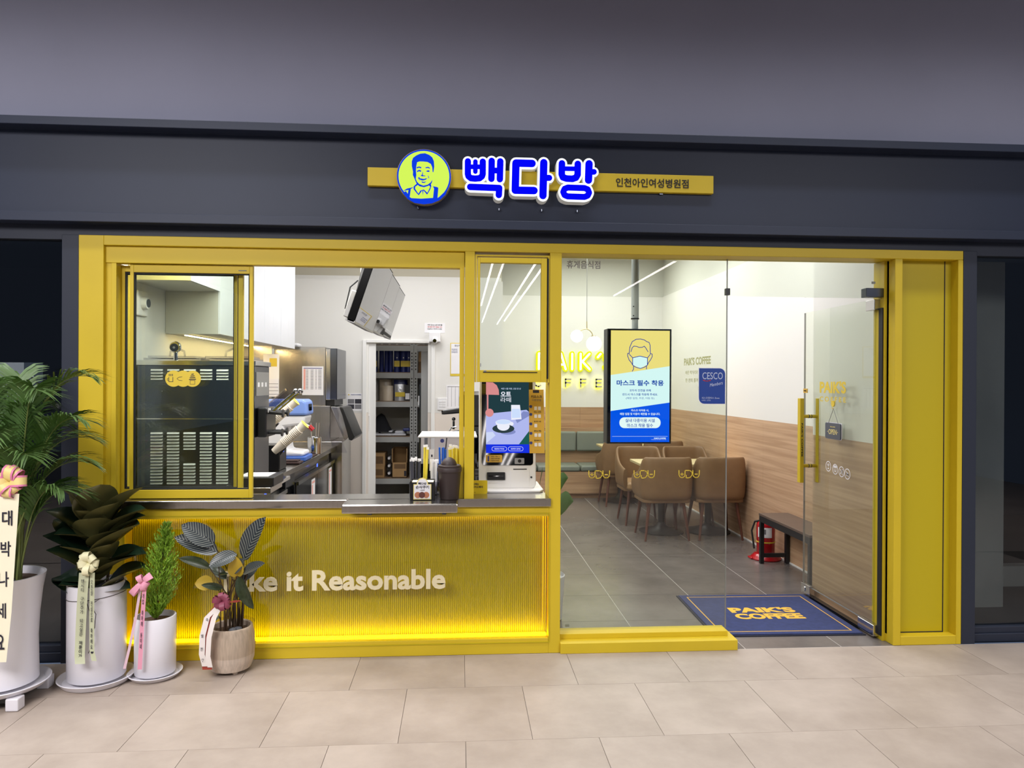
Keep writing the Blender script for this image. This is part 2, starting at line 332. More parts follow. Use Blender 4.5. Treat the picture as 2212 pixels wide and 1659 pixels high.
pm('poster_grey', (92, 100, 112), .6); pm('jute', (196, 180, 164), .8, noise=(90, .16, (1, 1, .12))); pm('stem_dark', (62, 44, 26), .5); pm('leaf_back', (176, 148, 40), .5); pm('calathea_dark', (44, 54, 32), .35, noise=(14, .3)); pm('bulkhead', (196, 190, 172), .8); pm('case_black', (10, 10, 11), .9, spec=.05); pm('pole_grey', (200, 206, 210), .4); pm('screen_mirror', (20, 20, 24), .02, ior=2.6); stripe_leaf(); pm('cookie_a', (186, 120, 86), .6); pm('cookie_b', (96, 52, 44), .6)

# ================================================================== SETTING
# hall floor: beige tiles in running bond over a grout bed, then plain floor further out
fl = sempty('floor', 'beige tiled floor of the hall in front of the shop', (0, -1, 0))
MB().box(-4.2, 5.4, -2.22, .0, -.05, -.0025).build('grout_bed', 'grout', fl)
ft = MB()
ft.box(-9, 9, -34, -2.2, -.05, 0); ft.box(-9, -4.2, -2.2, .02, -.05, 0); ft.box(5.4, 9, -2.2, .02, -.05, 0); ft.build('floor_area', 'beige_tile', fl)
tile_me = MB().box(-.2988, .2988, -.2858, .2858, -.02, 0).mesh('tile', 'beige_tile')
cut_me = {}; edge_me = MB().box(-.2988, .2988, -.2263, .2263, -.02, 0).mesh('tile', 'beige_tile')
def put_tile(me, x, y, par, z=0):
    o = bpy.data.objects.new('tile', me); COL.objects.link(o); o.parent = par
    o.location = Vector((x, y, z)) - wloc(par); return o
rows = [(-.455, .0, .03), (-1.028, -.455, -.27), (-1.601, -1.028, .03), (-2.174, -1.601, -.27)]
for y0, y1, ph in rows:
    for k in range(-7, 9):
        x0 = ph + .6*k
        put_tile(tile_me if y1 < -.1 else edge_me, x0+.3, (y0+y1)/2, fl)
# shop floor: grey tiles on a square grid
f2 = sempty('floor', 'grey tiled floor inside the shop', (1, 3, 0))
MB().box(-2.1, 2.94, .002, 6.4, -.05, -.0015).build('grout_bed', 'pale_grout', f2)
for i in range(-1, 4):
    for j in range(0, 11):
        cx = 1.12 + .6*i - .3 + .3*0; x0 = max(1.12+.6*(i-1), -.2); x1 = min(1.12+.6*i, 2.94); y0 = max(.004, 1.14+.587*(j-2)); y1 = min(1.14+.587*(j-1), 6.19)
        if y1-y0 < .02 or x1-x0 < .02: continue
        key = (round(x1-x0, 3), round(y1-y0, 3))
        if key not in cut_me:
            w, d = key; cut_me[key] = MB().box(-w/2+.0025, w/2-.0025, -d/2+.0015, d/2-.0015, -.02, 0).mesh('tile', 'grey_tile')
        put_tile(cut_me[key], (x0+x1)/2, (y0+y1)/2, f2)
MB().box(-2.1, -.2, .12, 6.3, -.03, 0).build('floor_area', 'grey_tile', f2)

# front of the building
o = MB().box(-7, 8, .03, .25, 3.02, 5.2).build('wall_front', 'grey_wall'); struct(o, 'tall pale grey wall above the dark sign band', 'wall')
bands = sempty('wall_front', 'dark navy metal sign band across the top of the shop front', (0, .1, 2.42), 'wall')
MB().box(-7, 8, -.015, .25, 2.50, 3.02).build('band_panel', 'navy_metal', bands)
MB().box(-7, 8, -.115, .25, 2.998, 3.045).build('top_ledge', 'navy_metal', bands, bevel=.003)
MB().box(-7, 8, -.055, .25, 2.484, 2.537).build('bottom_ledge', 'navy_metal', bands, bevel=.003)
MB().box(-7, 8, .04, .25, 2.40, 2.5).build('lintel', 'navy_dark', bands)

# yellow surround
ys = sempty('trim_1', 'flat yellow metal surround framing the whole shop front', (.4, .05, 0), 'trim')
MB().box(-2.153, -2.017, 0, .18, 0, 2.42).build('side_post', 'yellow_paint', ys, bevel=.003)
MB().box(-2.017, 3.08, 0, .18, 2.365, 2.42).build('head_rail', 'yellow_paint', ys, bevel=.003)
MB().box(-2.017, .02, .022, .085, 2.269, 2.3645).build('inner_head', 'yellow_paint', ys, bevel=.002)
MB().box(-2.017, -1.985, .03, .20, .865, 2.269).build('inner_step', 'yellow_paint', ys)
MB().box(-1.985, -1.958, .024, .22, .865, 2.269).build('inner_post', 'yellow_paint', ys, bevel=.002)
MB().box(-.007, .02, .02, .22, .865, 2.269).build('inner_post', 'yellow_paint', ys, bevel=.002)
MB().box(.023, .08, .0, .2, .865, 2.365).build('middle_post', 'yellow_paint', ys, bevel=.002)
MB().box(.524, .593, .0, .2, 0, 2.365).build('middle_post', 'yellow_paint', ys, bevel=.002)
MB().box(.593, 1.664, -.02, .16, 0, .062).build('sill_step', 'yellow_paint', ys, bevel=.003)
MB().box(.593, 1.63, .055, .16, .062, .092).build('sill_lip', 'yellow_paint', ys, bevel=.002)
MB().box(-2.0, .08, .085, .24, 2.31, 2.42).build('backing', 'yellow_paint', ys)
# right pillar with a sunk panel
pl = sempty('trim_2', 'broad yellow pillar with a tall sunken panel right of the door', (2.86, .1, 0), 'trim')
MB().frame(2.645, 3.08, 0, 2.365, .047, .032, .055, 0, 0, .2).build('pillar_frame', 'yellow_paint', pl, bevel=.003)
MB().box(2.645, 3.08, .066, .2, .05, 2.38).build('sunken_panel', 'yellow_shaded', pl)  # shading of the recess put into a deeper, greener yellow
MB().box(3.003, 3.007, .062, .07, .056, 2.365).box(2.692, 3.005, .062, .07, .057, .061).build('panel_joint', 'ink', pl)
MB().box(2.626, 2.645, .085, .2, 0, 2.365).build('door_jamb', 'yellow_paint', pl)

# counter front: lit ribbed panel behind clear acrylic
wf = sempty('wall_counter', 'yellow counter front with a lit ribbed panel under the service window', (-.8, .05, 0), 'wall')
MB().box(-2.017, .524, .0, .16, 0, .09).build('bottom_rail', 'yellow_paint', wf, bevel=.002)
MB().box(-2.017, .524, .0, .16, .81, .868).build('top_rail', 'yellow_paint', wf, bevel=.002)
MB().box(-2.017, -1.9, .0, .16, .09, .81).build('side_rail', 'yellow_paint', wf)
MB().frame(-1.905, .531, .064, .83, .006, .006, .006, .006, -.004, .004).build('edge_bead', 'yellow_shaded', wf)
rib = MB(); x = -1.9; rows_ = [[], []]
while x < .524:
    for dx, dy in ((0, .007), (.003, .0015), (.006, 0), (.009, .0015)):
        rows_[0].append((x+dx, .105+dy, .09)); rows_[1].append((x+dx, .105+dy, .81))
    x += .012
rib.grid(rows_[::-1]); rib.build('ribbed_panel', 'rib_yellow', wf)
MB().box(-1.895, .518, .012, .018, .092, .808).build('acrylic_sheet', 'acrylic', wf)
MB().box(-1.895, .516, .05, .085, .09, .097).build('led_strip', 'led_yellow', wf)
MB().box(.498, .5005, .075, .09, .12, .80).build('led_strip', 'led_side', wf); MB().box(.509, .5115, .05, .06, .12, .80).build('led_strip', 'led_side', wf)
MB().box(-1.895, .516, .08, .1, .797, .803).build('led_strip', 'led_top', wf)
# clips
# service window: three sashes slid open to the side
w1 = sempty('window_1', 'yellow sliding service window with three sashes slid to the side', (-1.55, .1, .91), 'window')
def sash(x0, x1, z0, z1, l, r, b, t, y0, y1, nm='sash'):
    s = MB().frame(x0, x1, z0, z1, l, r, b, t, y0, y1).build(nm, 'yellow_paint', w1, bevel=.002)
    MB().frame(x0+l, x1-r, z0+b, z1-t, .006, .006, .006, .006, y0+.005, y1-.005).build('gasket', 'black_rubber', s)
    MB().box(x0+l, x1-r, (y0+y1)/2-.003, (y0+y1)/2+.003, z0+b, z1-t).build('glass', 'sash_pane', s)
    return s
s1 = sash(-1.892, -1.204, .921, 2.266, .020, .019, .05, .046, .045, .075)
MB().box(-1.285, -1.24, .0435, .046, 2.236, 2.24).build('latch', 'steel_dark', s1)
sash(-1.957, -1.272, .921, 2.262, .019, .026, .05, .034, .085, .115)
sash(-1.992, -1.318, .921, 2.258, .012, .016, .05, .034, .125, .155)
# kiosk window: upper sash, open below
w2 = sempty('window_2', 'narrow yellow window above the ordering kiosk', (.3, .05, 1.6), 'window')
MB().frame(.083, .522, 1.599, 2.348, .01, .01, 0, .01, .004, .1).build('outer_frame', 'yellow_paint', w2)
MB().frame(.096, .505, 1.60, 2.33, .016, .034, .07, .03, -.004, .04).build('sash', 'yellow_paint', w2, bevel=.002)
MB().box(.112, .471, .012, .018, 1.67, 2.30).build('glass', 'pane', w2)
MB().box(.13, .45, -.006, .02, 1.655, 1.66).build('handle_slot', 'black_plastic', w2)
MB().box(.114, .119, -.005, .0, 1.69, 1.71).box(.135, .15, -.005, -.003, 1.66, 1.668).build('maker_plate', 'grey_metal', w2)
MB().box(.508, .516, -.001, .03, 1.62, 2.33).build('shadow_gap', 'black_rubber', w2)
# fixed glass and door
w3 = sempty('window_3', 'large frameless fixed glass pane between counter and door', (1.1, .12, .09), 'window')
MB().box(.593, 1.640, .114, .126, .09, 2.366).build('glass', 'pane', w3)
MB().box(1.637, 1.6395, .112, .128, .09, 2.366).build('glass_edge', 'grey_metal', w3)
MB().box(.64, .665, .1125, .1135, .115, .13).build('maker_mark', 'sticker_grey', w3)
w4 = sempty('window_4', 'frameless glass transom above the open door', (2.1, .12, 2.13), 'window')
MB().box(1.641, 2.628, .114, .126, 2.137, 2.366).build('glass', 'pane', w4)
MB().box(1.6275, 1.652, .104, .136, 2.143, 2.184).build('patch_fitting', 'black_plastic', w4)
MB().box(2.513, 2.682, .09, .15, 2.14, 2.197).build('patch_fitting', 'steel_dark', w4, bevel=.003)
MB().box(2.56, 2.585, .1125, .1135, 2.225, 2.24).build('maker_mark', 'sticker_grey', w4)
dr = sempty('door_1', 'frameless glass door swung inwards, fully open', (2.61, .13, .01), 'door')
MB().box(2.604, 2.616, .15, 1.092, .08, 2.135).build('glass', 'door_pane', dr)
MB().box(2.6035, 2.6165, .15, 1.09, .078, .081).box(2.6035, 2.6165, 1.089, 1.0925, .08, 2.135).build('glass_edge', 'grey_metal', dr)
MB().box(2.590, 2.630, .13, .23, 2.065, 2.132).build('hinge', 'steel_bright', dr, bevel=.003)
MB().box(2.588, 2.632, .12, .30, .015, .085).build('hinge', 'steel_bright', dr, bevel=.003)
k = MB().box(2.590, 2.630, .96, 1.095, .02, .095).build('lock', 'steel_bright', dr, bevel=.003)
MB().cyl((2.586, 1.04, .055), (2.592, 1.04, .055), .018, n=16).build('lock_cylinder', 'chrome', k)
MB().box(2.592, 2.628, .3, .96, .004, .022).build('bottom_seal', 'steel_dark', dr)
MB().box(2.618, 2.628, .09, .13, .03, 2.075).build('side_seal', 'black_rubber', dr)
for sx, nm in ((-1, 'door_pull'), (1, 'door_pull')):
    xx = 2.61 + sx*.07
    h = MB().box(xx-.015, xx+.015, .985, 1.03, .86, 1.49).build(nm, 'yellow_paint', dr, bevel=.003)
    for zz in (.985, 1.355):
        MB().cyl((2.61, 1.0075, zz), (xx, 1.0075, zz), .013, n=14).build('bracket', 'yellow_paint', h)
        MB().cyl((2.61+sx*.006, 1.0075, zz), (2.61+sx*.012, 1.0075, zz), .0145, n=14).build('ring', 'steel_dark', h)
    if sx < 0: text("PAIK'S COFFEE", 'black_letter', h, xx, .984, 1.18, w=.25, h=.012, bold=.02, rot=-PI/2, name='lettering')
MB().box(2.598, 2.603, 1.03, 1.09, 1.53, 1.562).build('push_tag', 'kiosk_paper', dr)
text('미세요', 'ink', dr, 2.5975, 1.06, 1.546, w=.04, face='-x', name='tag_lettering')

# dark neighbouring shop fronts
def neighbour(nm, label, x0, x1, post0, post1):
    w = sempty(nm, label, ((x0+x1)/2, .1, 0), 'window')
    MB().box(post0, post1, .0, .16, 0, 2.42).build('post', 'navy_dark', w, bevel=.003)
    MB().box(x0, x1, .03, .13, 0, .05).box(x0, x1, .045, .13, .05, .088).build('sill', 'navy_dark', w, bevel=.003)
    MB().box(x0, x1, .078, .09, .088, 2.41).build('glass', 'window_dark', w)
    return w
neighbour('window_5', 'dark glass front of the empty shop on the left', -6, -2.245, -2.245, -2.153)
neighbour('window_6', 'dark glass front of the empty shop on the right', 3.17, 7.5, 3.082, 3.17)
rooms = sempty('wall_neighbour', 'dark bare room seen behind the neighbouring glass', (0, 2, 0), 'wall')
MB().box(-7, -2.2, .15, 4.2, -.05, .0).box(3.1, 8, .15, 4.2, -.05, 0).build('concrete_floor', 'dark_concrete', rooms)
MB().box(-7, -2.2, 4.2, 4.3, 0, 2.9).box(3.1, 8, 4.2, 4.3, 0, 2.9).box(-7, -6.9, .2, 4.2, 0, 2.9).box(7.9, 8, .2, 4.2, 0, 2.9).box(-7, -2.2, .2, 4.2, 2.85, 2.9).box(3.1, 8, .2, 4.2, 2.85, 2.9).build('back_wall', 'navy_dark', rooms)
MB().box(3.2, 3.9, .7, 1.3, 0, 2.85).build('concrete_column', 'concrete', rooms)
MB().box(3.85, 4.6, 1.2, 1.3, 0, .16).build('kerb', 'concrete', rooms)

# shop shell
o = MB().box(-2.2, -2.14, .2, 6.4, 0, 3.4).build('wall_left', 'white_wall'); struct(o, 'white kitchen side wall behind the ice cream machine', 'wall')
wr = sempty('wall_right', 'right cafe wall, pale above and oak panelled below', (2.95, 3, 0), 'wall')
MB().box(2.965, 3.05, .2, 6.4, 0, 3.4).build('upper_wall', 'upper_wall', wr)
MB().box(2.93, 2.97, .2, 6.2, 1.243, 2.85).build('wall_board', 'white_wall', wr)
y = .2
for k in range(5):
    MB().box(2.93, 2.97, y+.0008, min(y+1.2, 6.18)-.0008, .012, 1.243).build('panel', 'oak_side', wr); y += 1.2
pil = sempty('wall_pilaster', 'boxed-out part of the right wall behind the open glass door', (2.8, .6, 0), 'wall')
MB().box(2.668, 2.93, .21, 1.075, 1.213, 3.39).build('wall_board', 'white_wall', pil); MB().box(2.668, 2.93, .21, 1.075, 0, 1.2125).build('panel', 'oak_side', pil)
o = MB().box(2.922, 2.93, 1.076, 6.18, 0, .012).build('baseboard_right', 'white_paint'); struct(o, 'thin white bead along the foot of the oak panelling', 'trim')
wk = sempty('wall_back', 'rear cafe wall, pale above and oak panelled below', (1.8, 6.2, 0), 'wall')
MB().box(.5, 2.97, 6.215, 6.35, 0, 3.4).build('upper_wall', 'upper_wall', wk)
MB().box(.5, 2.93, 6.18, 6.22, 1.243, 2.85).build('wall_board', 'white_wall', wk)
for k in range(2): MB().box(.53+1.2*k+.0008, .53+1.2*(k+1)-.0008, 6.18, 6.22, 0, 1.243).build('panel', 'oak_back', wk)
# kitchen partition with stock-room opening
kp = sempty('wall_kitchen', 'white partition wall behind the kitchen with the stock room opening', (-.8, 4.7, 0), 'wall')
b = MB().box(-2.14, -1.12, 4.7, 4.8, 1.22, 2.84).box(-.4, .515, 4.7, 4.8, 1.22, 2.84).box(-1.12, -.4, 4.7, 4.8, 2.068, 2.84).box(.42, .515, 4.8, 6.2, 0, 2.84)
b.build('upper_board', 'white_wall', kp)
MB().box(-2.14, -1.12, 4.7, 4.8, 0, 1.218).box(-.4, .515, 4.7, 4.8, 0, 1.218).build('tiled_dado', 'kitchen_tile', kp)
MB().box(-2.14, .51, 4.85, 4.95, 2.84, 3.4).build('bulkhead', 'bulkhead', kp)
o = MB().box(-2.14, .5, 6.2, 6.3, 0, 2.84).build('wall_stock_room', 'white_wall'); struct(o, 'rear wall of the dim stock room', 'wall')
o = MB().box(-2.14, .5, 4.8, 6.2, 2.84, 2.9).build('ceiling', 'white_wall'); struct(o, 'low ceiling of the stock room', 'ceiling')
d2 = sempty('door_2', 'white sliding door of the stock room, pushed open', (-.76, 4.7, 0), 'door')
MB().frame(-1.19, -.315, 0, 2.108, .045, .045, 0, .035, 4.672, 4.81).build('casing', 'white_paint', d2, bevel=.004)
dl = MB().box(-1.145, -1.035, 4.72, 4.755, 0, 2.073).build('leaf', 'white_paint', d2, bevel=.003)
MB().frame(-1.13, -1.105, 1.0, 1.19, .005, .005, .012, .012, 4.712, 4.722).build('finger_pull', 'white_plastic', dl)
o = MB().box(-2.2, 3.05, .2, 6.4, 3.4, 3.5).build('ceiling', 'white_wall'); struct(o, 'white ceiling of the shop, out of sight above', 'ceiling')
o = MB().box(-2.2, 3.05, .2, .25, 2.42, 3.45).build('wall_lintel', 'white_wall'); struct(o, 'wall above the shop front seen from inside', 'wall')

# the hall behind the viewer: ceiling with long tubes, far wall
o = MB().box(-9, 9, -34, .25, 5.1, 5.2).build('ceiling', 'navy_dark'); struct(o, 'dark high ceiling of the hall, out of sight above', 'ceiling')
hw_ = MB().box(-9, 9, -34.1, -34, 0, .5).box(-9, 9, -34.1, -34, 4.4, 5.1)
for k in range(8): hw_.box(-9+2.4*k, -7.7+2.4*k, -34.1, -34, .5, 4.4)
o = hw_.build('wall_hall', 'navy_dark'); struct(o, 'dark far wall of the hall behind the viewer', 'wall')
for i, (x, ya, yb) in enumerate(((-3.2, -20, -5), (.78, -24, -6), (1.05, -32, -6), (1.85, -33, -6), (2.1, -31, -6), (5.2, -20, -5))):
    t = thing('ceiling_tube_lamp', 'white tube lamp under the hall ceiling, %s counting from the left end' % ('first', 'second', 'third', 'fourth', 'fifth', 'sixth')[i], 'lamp', (x, (ya+yb)/2, 4.55), 0, 'tube lamps of the hall')
    MB().box(x-.03, x+.03, ya, yb, 4.58, 4.64).build('housing', 'navy_metal', t)
    MB().box(x-.025, x+.025, ya, yb, 4.55, 4.58).build('diffuser', 'hall_tube', t)
    for yy in (ya+.5, yb-.5): MB().cyl((x, yy, 4.63), (x, yy, 5.1), .004, n=5).build('hanger', 'steel_dark', t)

# ================================================================== SHOP SIGN
sg = thing('shop_sign', 'lit blue and white shop name sign with round portrait badge on a yellow bar', 'sign', (.48, 0, 2.77))
MB().box(-.538, 1.491, -.045, .035, 2.724, 2.829).build('sign_bar', 'yellow_paint', sg, bevel=.002)
text('인천아인여성병원점', 'black_letter', sg, 1.122, -.045, 2.777, w=.435, h=.052, bold=.012, ext=.0015, name='bar_lettering')
def SX(x): return .011 + (x-745)*5.498e-4
def SZ(x, y): return 2.893 - (y-150-.0243*(x-745))*5.46e-4
def SP(pts): return [(SX(x), SZ(x, y)) for x, y in pts]
K = 5.48e-4
glyph1 = [([(790,205),(790,338),(797,362),(822,382),(866,386),(912,382),(937,362),(945,338),(945,208)],30), ([(790,262),(945,262)],21), ([(868,207),(868,312)],21),
          ([(1038,200),(1036,388)],31), ([(1128,205),(1124,392)],31), ([(1038,300),(1126,302)],27), ([(815,473),(1118,485),(1114,558)],31)]
glyph2 = [([(1462,226),(1292,222),(1286,508),(1484,512)],36), ([(1585,217),(1578,565)],36), ([(1582,378),(1643,378)],29)]
glyph3 = [([(1777,225),(1775,340),(1788,372),(1826,385),(1890,388),(1926,376),(1944,345),(1945,230)],32), ([(1777,280),(1945,282)],21),
          ([(2065,228),(2060,402)],36), ([(2063,314),(2118,314)],27),
          ([(1840,480),(2018,486),(2053,500),(2067,535),(2053,566),(2018,580),(1840,574),(1806,560),(1792,527),(1806,494),(1840,480)],29)]
for gl in (glyph1, glyph2, glyph3):
    b = MB(); w = MB(); f = MB()
    for pts, r in gl:
        b.stroke(SP(pts), (r+26)*K, .03, -.085); w.stroke(SP(pts), (r+24)*K, -.084, -.0885); f.stroke(SP(pts), (r+3)*K, -.088, -.0915)
    L = b.build('letter', 'letter_side', sg); w.build('letter_edge', 'sign_white', L); f.build('letter_face', 'sign_blue', L)
bd = MB().disc(SX(335), SZ(335,357), 285*K, .03, -.078, 48).build('badge', 'badge_side', sg)
MB().disc(SX(335), SZ(335,357), 279*K, -.077, -.0795, 48).build('badge_rim', 'badge_blue', bd)
MB().disc(SX(335), SZ(335,357), 264*K, -.079, -.081, 48).build('badge_face', 'badge_yellow', bd)
def bpoly(mb, pts, y0=-.0805, y1=-.0825): return mb.prism(SP(pts)[::-1], 'y', y1, y0)
pt = MB()
bpoly(pt, [(222,310),(209,250),(209,200),(222,165),(255,140),(295,122),(345,117),(390,135),(420,160),(437,200),(441,255),(432,318),(424,310),(420,262),(405,228),(372,208),(330,203),(290,202),(264,210),(256,248),(252,300),(256,345),(250,385),(264,415),(288,440),(330,456),(372,446),(402,424),(424,394),(414,432),(380,458),(335,472),(290,462),(262,440),(246,405),(232,370),(220,345)])
for p in ([(258,262),(285,255),(308,262),(305,275),(282,268),(262,276)], [(350,264),(378,258),(398,270),(394,278),(375,270),(352,274)], [(262,302),(285,290),(308,298),(300,312),(282,304),(266,316)], [(356,304),(380,294),(397,304),(384,312),(366,310)],
          [(312,300),(320,320),(314,340),(300,352),(318,358),(338,356),(352,360),(345,350),(322,346),(326,322)], [(280,372),(300,380),(335,386),(370,376),(356,392),(325,402),(298,396)], [(292,366),(272,372),(284,392),(296,406),(288,384)], [(372,344),(388,366),(386,386),(380,368)], [(306,410),(335,418),(360,410),(340,428),(318,426)],
          [(264,432),(230,462),(228,492),(262,536),(282,556),(318,505),(326,560),(330,505),(368,550),(398,500),(412,462),(404,428),(388,452),(400,468),(384,504),(370,530),(335,496),(300,506),(278,540),(244,488),(246,466),(274,446)],
          [(120,512),(160,486),(232,470),(200,490),(190,566),(188,585),(310,592),(430,584),(440,486),(428,462),(470,470),(484,478),(476,590),(560,510),(584,470),(560,548),(500,606),(420,640),(335,650),(240,636),(170,596),(116,530),(150,512),(168,540),(176,500)]):
    bpoly(pt, p)
pt.build('portrait', 'badge_blue', bd)
for x in (-.25, .22, .47, .68, 1.18): MB().cyl((x, -.03, 2.60), (x, -.03, 2.612), .006, n=8).build('clip', 'steel_dark', sg) if x < 1 else MB().box(x-.01, x+.01, -.03, -.01, 2.716, 2.725).build('clip', 'steel_dark', sg)

# lettering on the counter front
cl = thing('counter_lettering', 'cream raised slogan lettering on the yellow counter front', 'lettering', (-.73, .01, .39))
text_parts('Take it Reasonable', 'letter_cream', cl, -.735, .012, .447, w=1.305, h=.118, bold=.03, ext=.005, name='letter')

# ================================================================== COUNTER TOP, SHELF AND WHAT STANDS ON THEM
ct = thing('window_counter', 'long stainless steel counter top along the service window', 'counter', (-.7, .2, .87))
MB().box(-2.0, .533, -.024, .20, .87, .918).build('front_edge', 'steel', ct, bevel=.004)
MB().box(.02, .523, .2, .63, .885, .915).build('worktop', 'steel', ct, bevel=.003)
sh = thing('pickup_shelf', 'stainless steel pick-up shelf jutting out below the service window', 'shelf', (-.33, -.11, .87))
MB().box(-.653, -.012, -.205, -.025, .868, .92).build('tray', 'steel', sh, bevel=.008)
MB().box(-.655, -.012, -.02, .12, .9185, .922).build('back_plate', 'steel', sh)
for x in (-.52, -.092): MB().box(x-.012, x+.012, -.03, -.005, .83, .868).cyl((x, -.034, .847), (x, -.03, .847), .004, n=8).build('bracket', 'steel_dark', sh)

bx = thing('napkin_box', 'black box with a cookie advert card on the pick-up shelf', 'box', (-.217, -.02, .921))
MB().frame(-.286, -.146, .921, 1.03, .006, .006, .006, 0, -.07, .03).box(-.28, -.152, -.07, -.064, .927, 1.022).box(-.28, -.152, .024, .03, .927, 1.03).build('box_body', 'black_plastic', bx)
MB().box(-.276, -.15, -.055, .02, .928, 1.024).build('napkins', 'cream_paper', bx)
card = MB().prism([(-.267,.925),(-.165,.925),(-.165,1.012),(-.183,1.012),(-.186,1.03),(-.197,1.044),(-.216,1.05),(-.235,1.044),(-.246,1.03),(-.249,1.012),(-.267,1.012)], 'y', -.0705, -.074).build('advert_card', 'pale_yellow', bx)
MB().prism([(-.262,.93),(-.17,.93),(-.17,1.008),(-.188,1.008),(-.191,1.027),(-.2,1.039),(-.216,1.044),(-.232,1.039),(-.241,1.027),(-.244,1.008),(-.262,1.008)], 'y', -.074, -.0748).build('card_print', 'paper', card)
text('빽다방', 'ink', card, -.216, -.0748, 1.016, w=.047, h=.015, bold=.02); text('순삭쿠키', 'ink', card, -.216, -.0748, .996, w=.075, h=.018, bold=.02)
text('1,000원', 'ink', card, -.216, -.0748, .979, w=.026, h=.007)
for x, c in ((-.242, 'cookie_a'), (-.194, 'cookie_a'), (-.218, 'cookie_b')):
    MB().disc(x, .951, .018, -.0748, -.0755 if c == 'cookie_a' else -.076, 16).build('cookie_print', c, card)
bn = thing('flip_lid_bin', 'small dark brown flip-lid bin on the pick-up shelf', 'bin', (-.062, -.02, .921))
MB().lathe([(.052,.921),(.054,.924),(.066,1.075),(.071,1.08),(.072,1.1),(.07,1.103),(.062,1.103)], (-.062,-.02,0), 28).build('tub', 'bin_brown', bn, smooth=True)
MB().lathe([(.066,1.098),(.067,1.115),(.06,1.118),(.052,1.112)], (-.062,-.02,0), 28).build('rim', 'bin_brown', bn, smooth=True)
dome = MB(); 
dome.lathe([(.046*math.sin(PI/2*(1-i/8))+1e-5, 1.112+.05*math.sin(PI/2*i/8)) for i in range(9)], (-.065,-.02,0), 20); dome.build('swing_lid', 'bin_brown', bn, smooth=True)

def straw_bunch(nm, label, x, y, z, n, spread, h, mat, r, cup, wrap=True, lean=0, cupmat='clear_plastic', cuph=.08):
    t = thing(nm, label, 'straws', (x, y, z))
    if cup: MB().lathe([(cup,z),(cup,z+cuph),(cup-.003,z+cuph),(cup-.003,z+.003)], (x,y,0), 18).build('holder', cupmat, t)
    for i in range(n):
        a = random.random()*2*PI; q = spread*math.sqrt(random.random()); dx, dy = q*math.cos(a), q*math.sin(a)
        hh = h*(.93+.07*random.random()); tx = dx*1.3+lean; 
        s = MB().cyl((x+dx*.8, y+dy*.8, z+.004), (x+tx, y+dy*1.2, z+hh), r, n=6).build('straw', mat, t)
        if wrap: MB().box(x+tx-r*1.3, x+tx+r*1.3, y+dy*1.2-r*.4, y+dy*1.2+r*.4, z+hh, z+hh+.014).build('wrapper', 'straw_wrap', s)
    return t
straw_bunch('black_straws', 'bunch of dark grey wrapped straws behind the napkin box', -.268, .09, .922, 14, .026, .215, 'straw_black', .0045, .034)
straw_bunch('yellow_straws', 'three tall yellow straws standing behind the advert card', -.208, .1, .922, 3, .018, .29, 'straw_yellow', .0055, .022, lean=.01)
straw_bunch('spoon_cup', 'clear cup of wrapped white spoons beside the bin', -.155, .13, .922, 8, .022, .2, 'straw_wrap', .008, .034)
straw_bunch('blue_straws', 'tall royal blue straws between spoons and bin', -.103, .10, .922, 6, .018, .29, 'straw_blue', .006, .024, wrap=False)
straw_bunch('yellow_straw_box', 'thick bunch of yellow wrapped straws behind the bin', -.03, .30, .913, 26, .045, .28, 'straw_yellow', .0055, .052)
dc = thing('display_case', 'low glass display case behind the straws', 'display case', (-.1, .72, .913))
MB().box(-.262, .10, .5, .506, .913, 1.235).box(-.262, -.256, .506, .95, .913, 1.235).build('glass_front', 'clear_plastic', dc)
MB().box(-.275, .11, .49, .98, 1.236, 1.246).build('lid', 'white_plastic', dc, bevel=.003)
MB().box(-.262, .1, .64, .95, .913, 1.05).build('base_tray', 'steel_dark', dc)
MB().disc(-.118, 1.215, .013, .5, .4985, 20).build('round_label', 'print_blue', dc)
MB().box(-.2, -.17, .498, .5, 1.02, 1.16).build('price_tag', 'paper', dc)
for i in range(3): MB().box(-.19, -.18, .4975, .498, 1.04+.035*i, 1.055+.035*i).build('tag_print', 'print_dark', dc)

# ordering kiosk
ks = thing('ordering_kiosk', 'white self-order kiosk with a large coffee advert screen on the counter', 'kiosk', (.30, .4, .916))
def kz(z): return .30 + (z-.92)*.12           # leaning back
def kpoly(mb, poly, d, th): # poly in (x,z) pushed to the sloped front
    n = len(poly); vs = [(x, kz(z)-d, z) for x, z in poly] + [(x, kz(z)-d-th, z) for x, z in poly]
    return mb.add(vs, [tuple(range(n)), tuple(range(2*n-1, n-1, -1))] + [(i, i+n, (i+1) % n+n, (i+1) % n) for i in range(n)])
MB().prism([(.105,.2),(.495,.2),(.52,.26),(.52,.62),(.10,.62)], 'z', .916, .932).build('foot_plate', 'white_plastic', ks, bevel=.006)
bodyp = rect_round(.118, .478, .93, 1.655, .03)
n = len(bodyp); mb = MB(); mb.add([(x, kz(z), z) for x, z in bodyp] + [(x, kz(z)+.09, z) for x, z in bodyp], [tuple(range(n)), tuple(range(2*n-1, n-1, -1))] + [(i, i+n, (i+1) % n+n, (i+1) % n) for i in range(n)])
mb.prism([(.2,.37),(.4,.37),(.4,.55),(.2,.55)], 'z', .93, 1.25).build('cabinet', 'white_plastic', ks, bevel=.006)
kpoly(MB(), rect_round(.135, .46, 1.075, 1.642, .02), 0, .004).build('screen_frame', 'black_gloss', ks)
scr = kpoly(MB(), [(.162,1.152),(.436,1.152),(.436,1.625),(.162,1.625)], .004, .0008).build('screen', 'ks_dark', ks)
def kl(nm, mat, polys, d):
    mb = MB()
    for p in polys: kpoly(mb, p, d, .0003)
    return mb.build(nm, mat, scr)
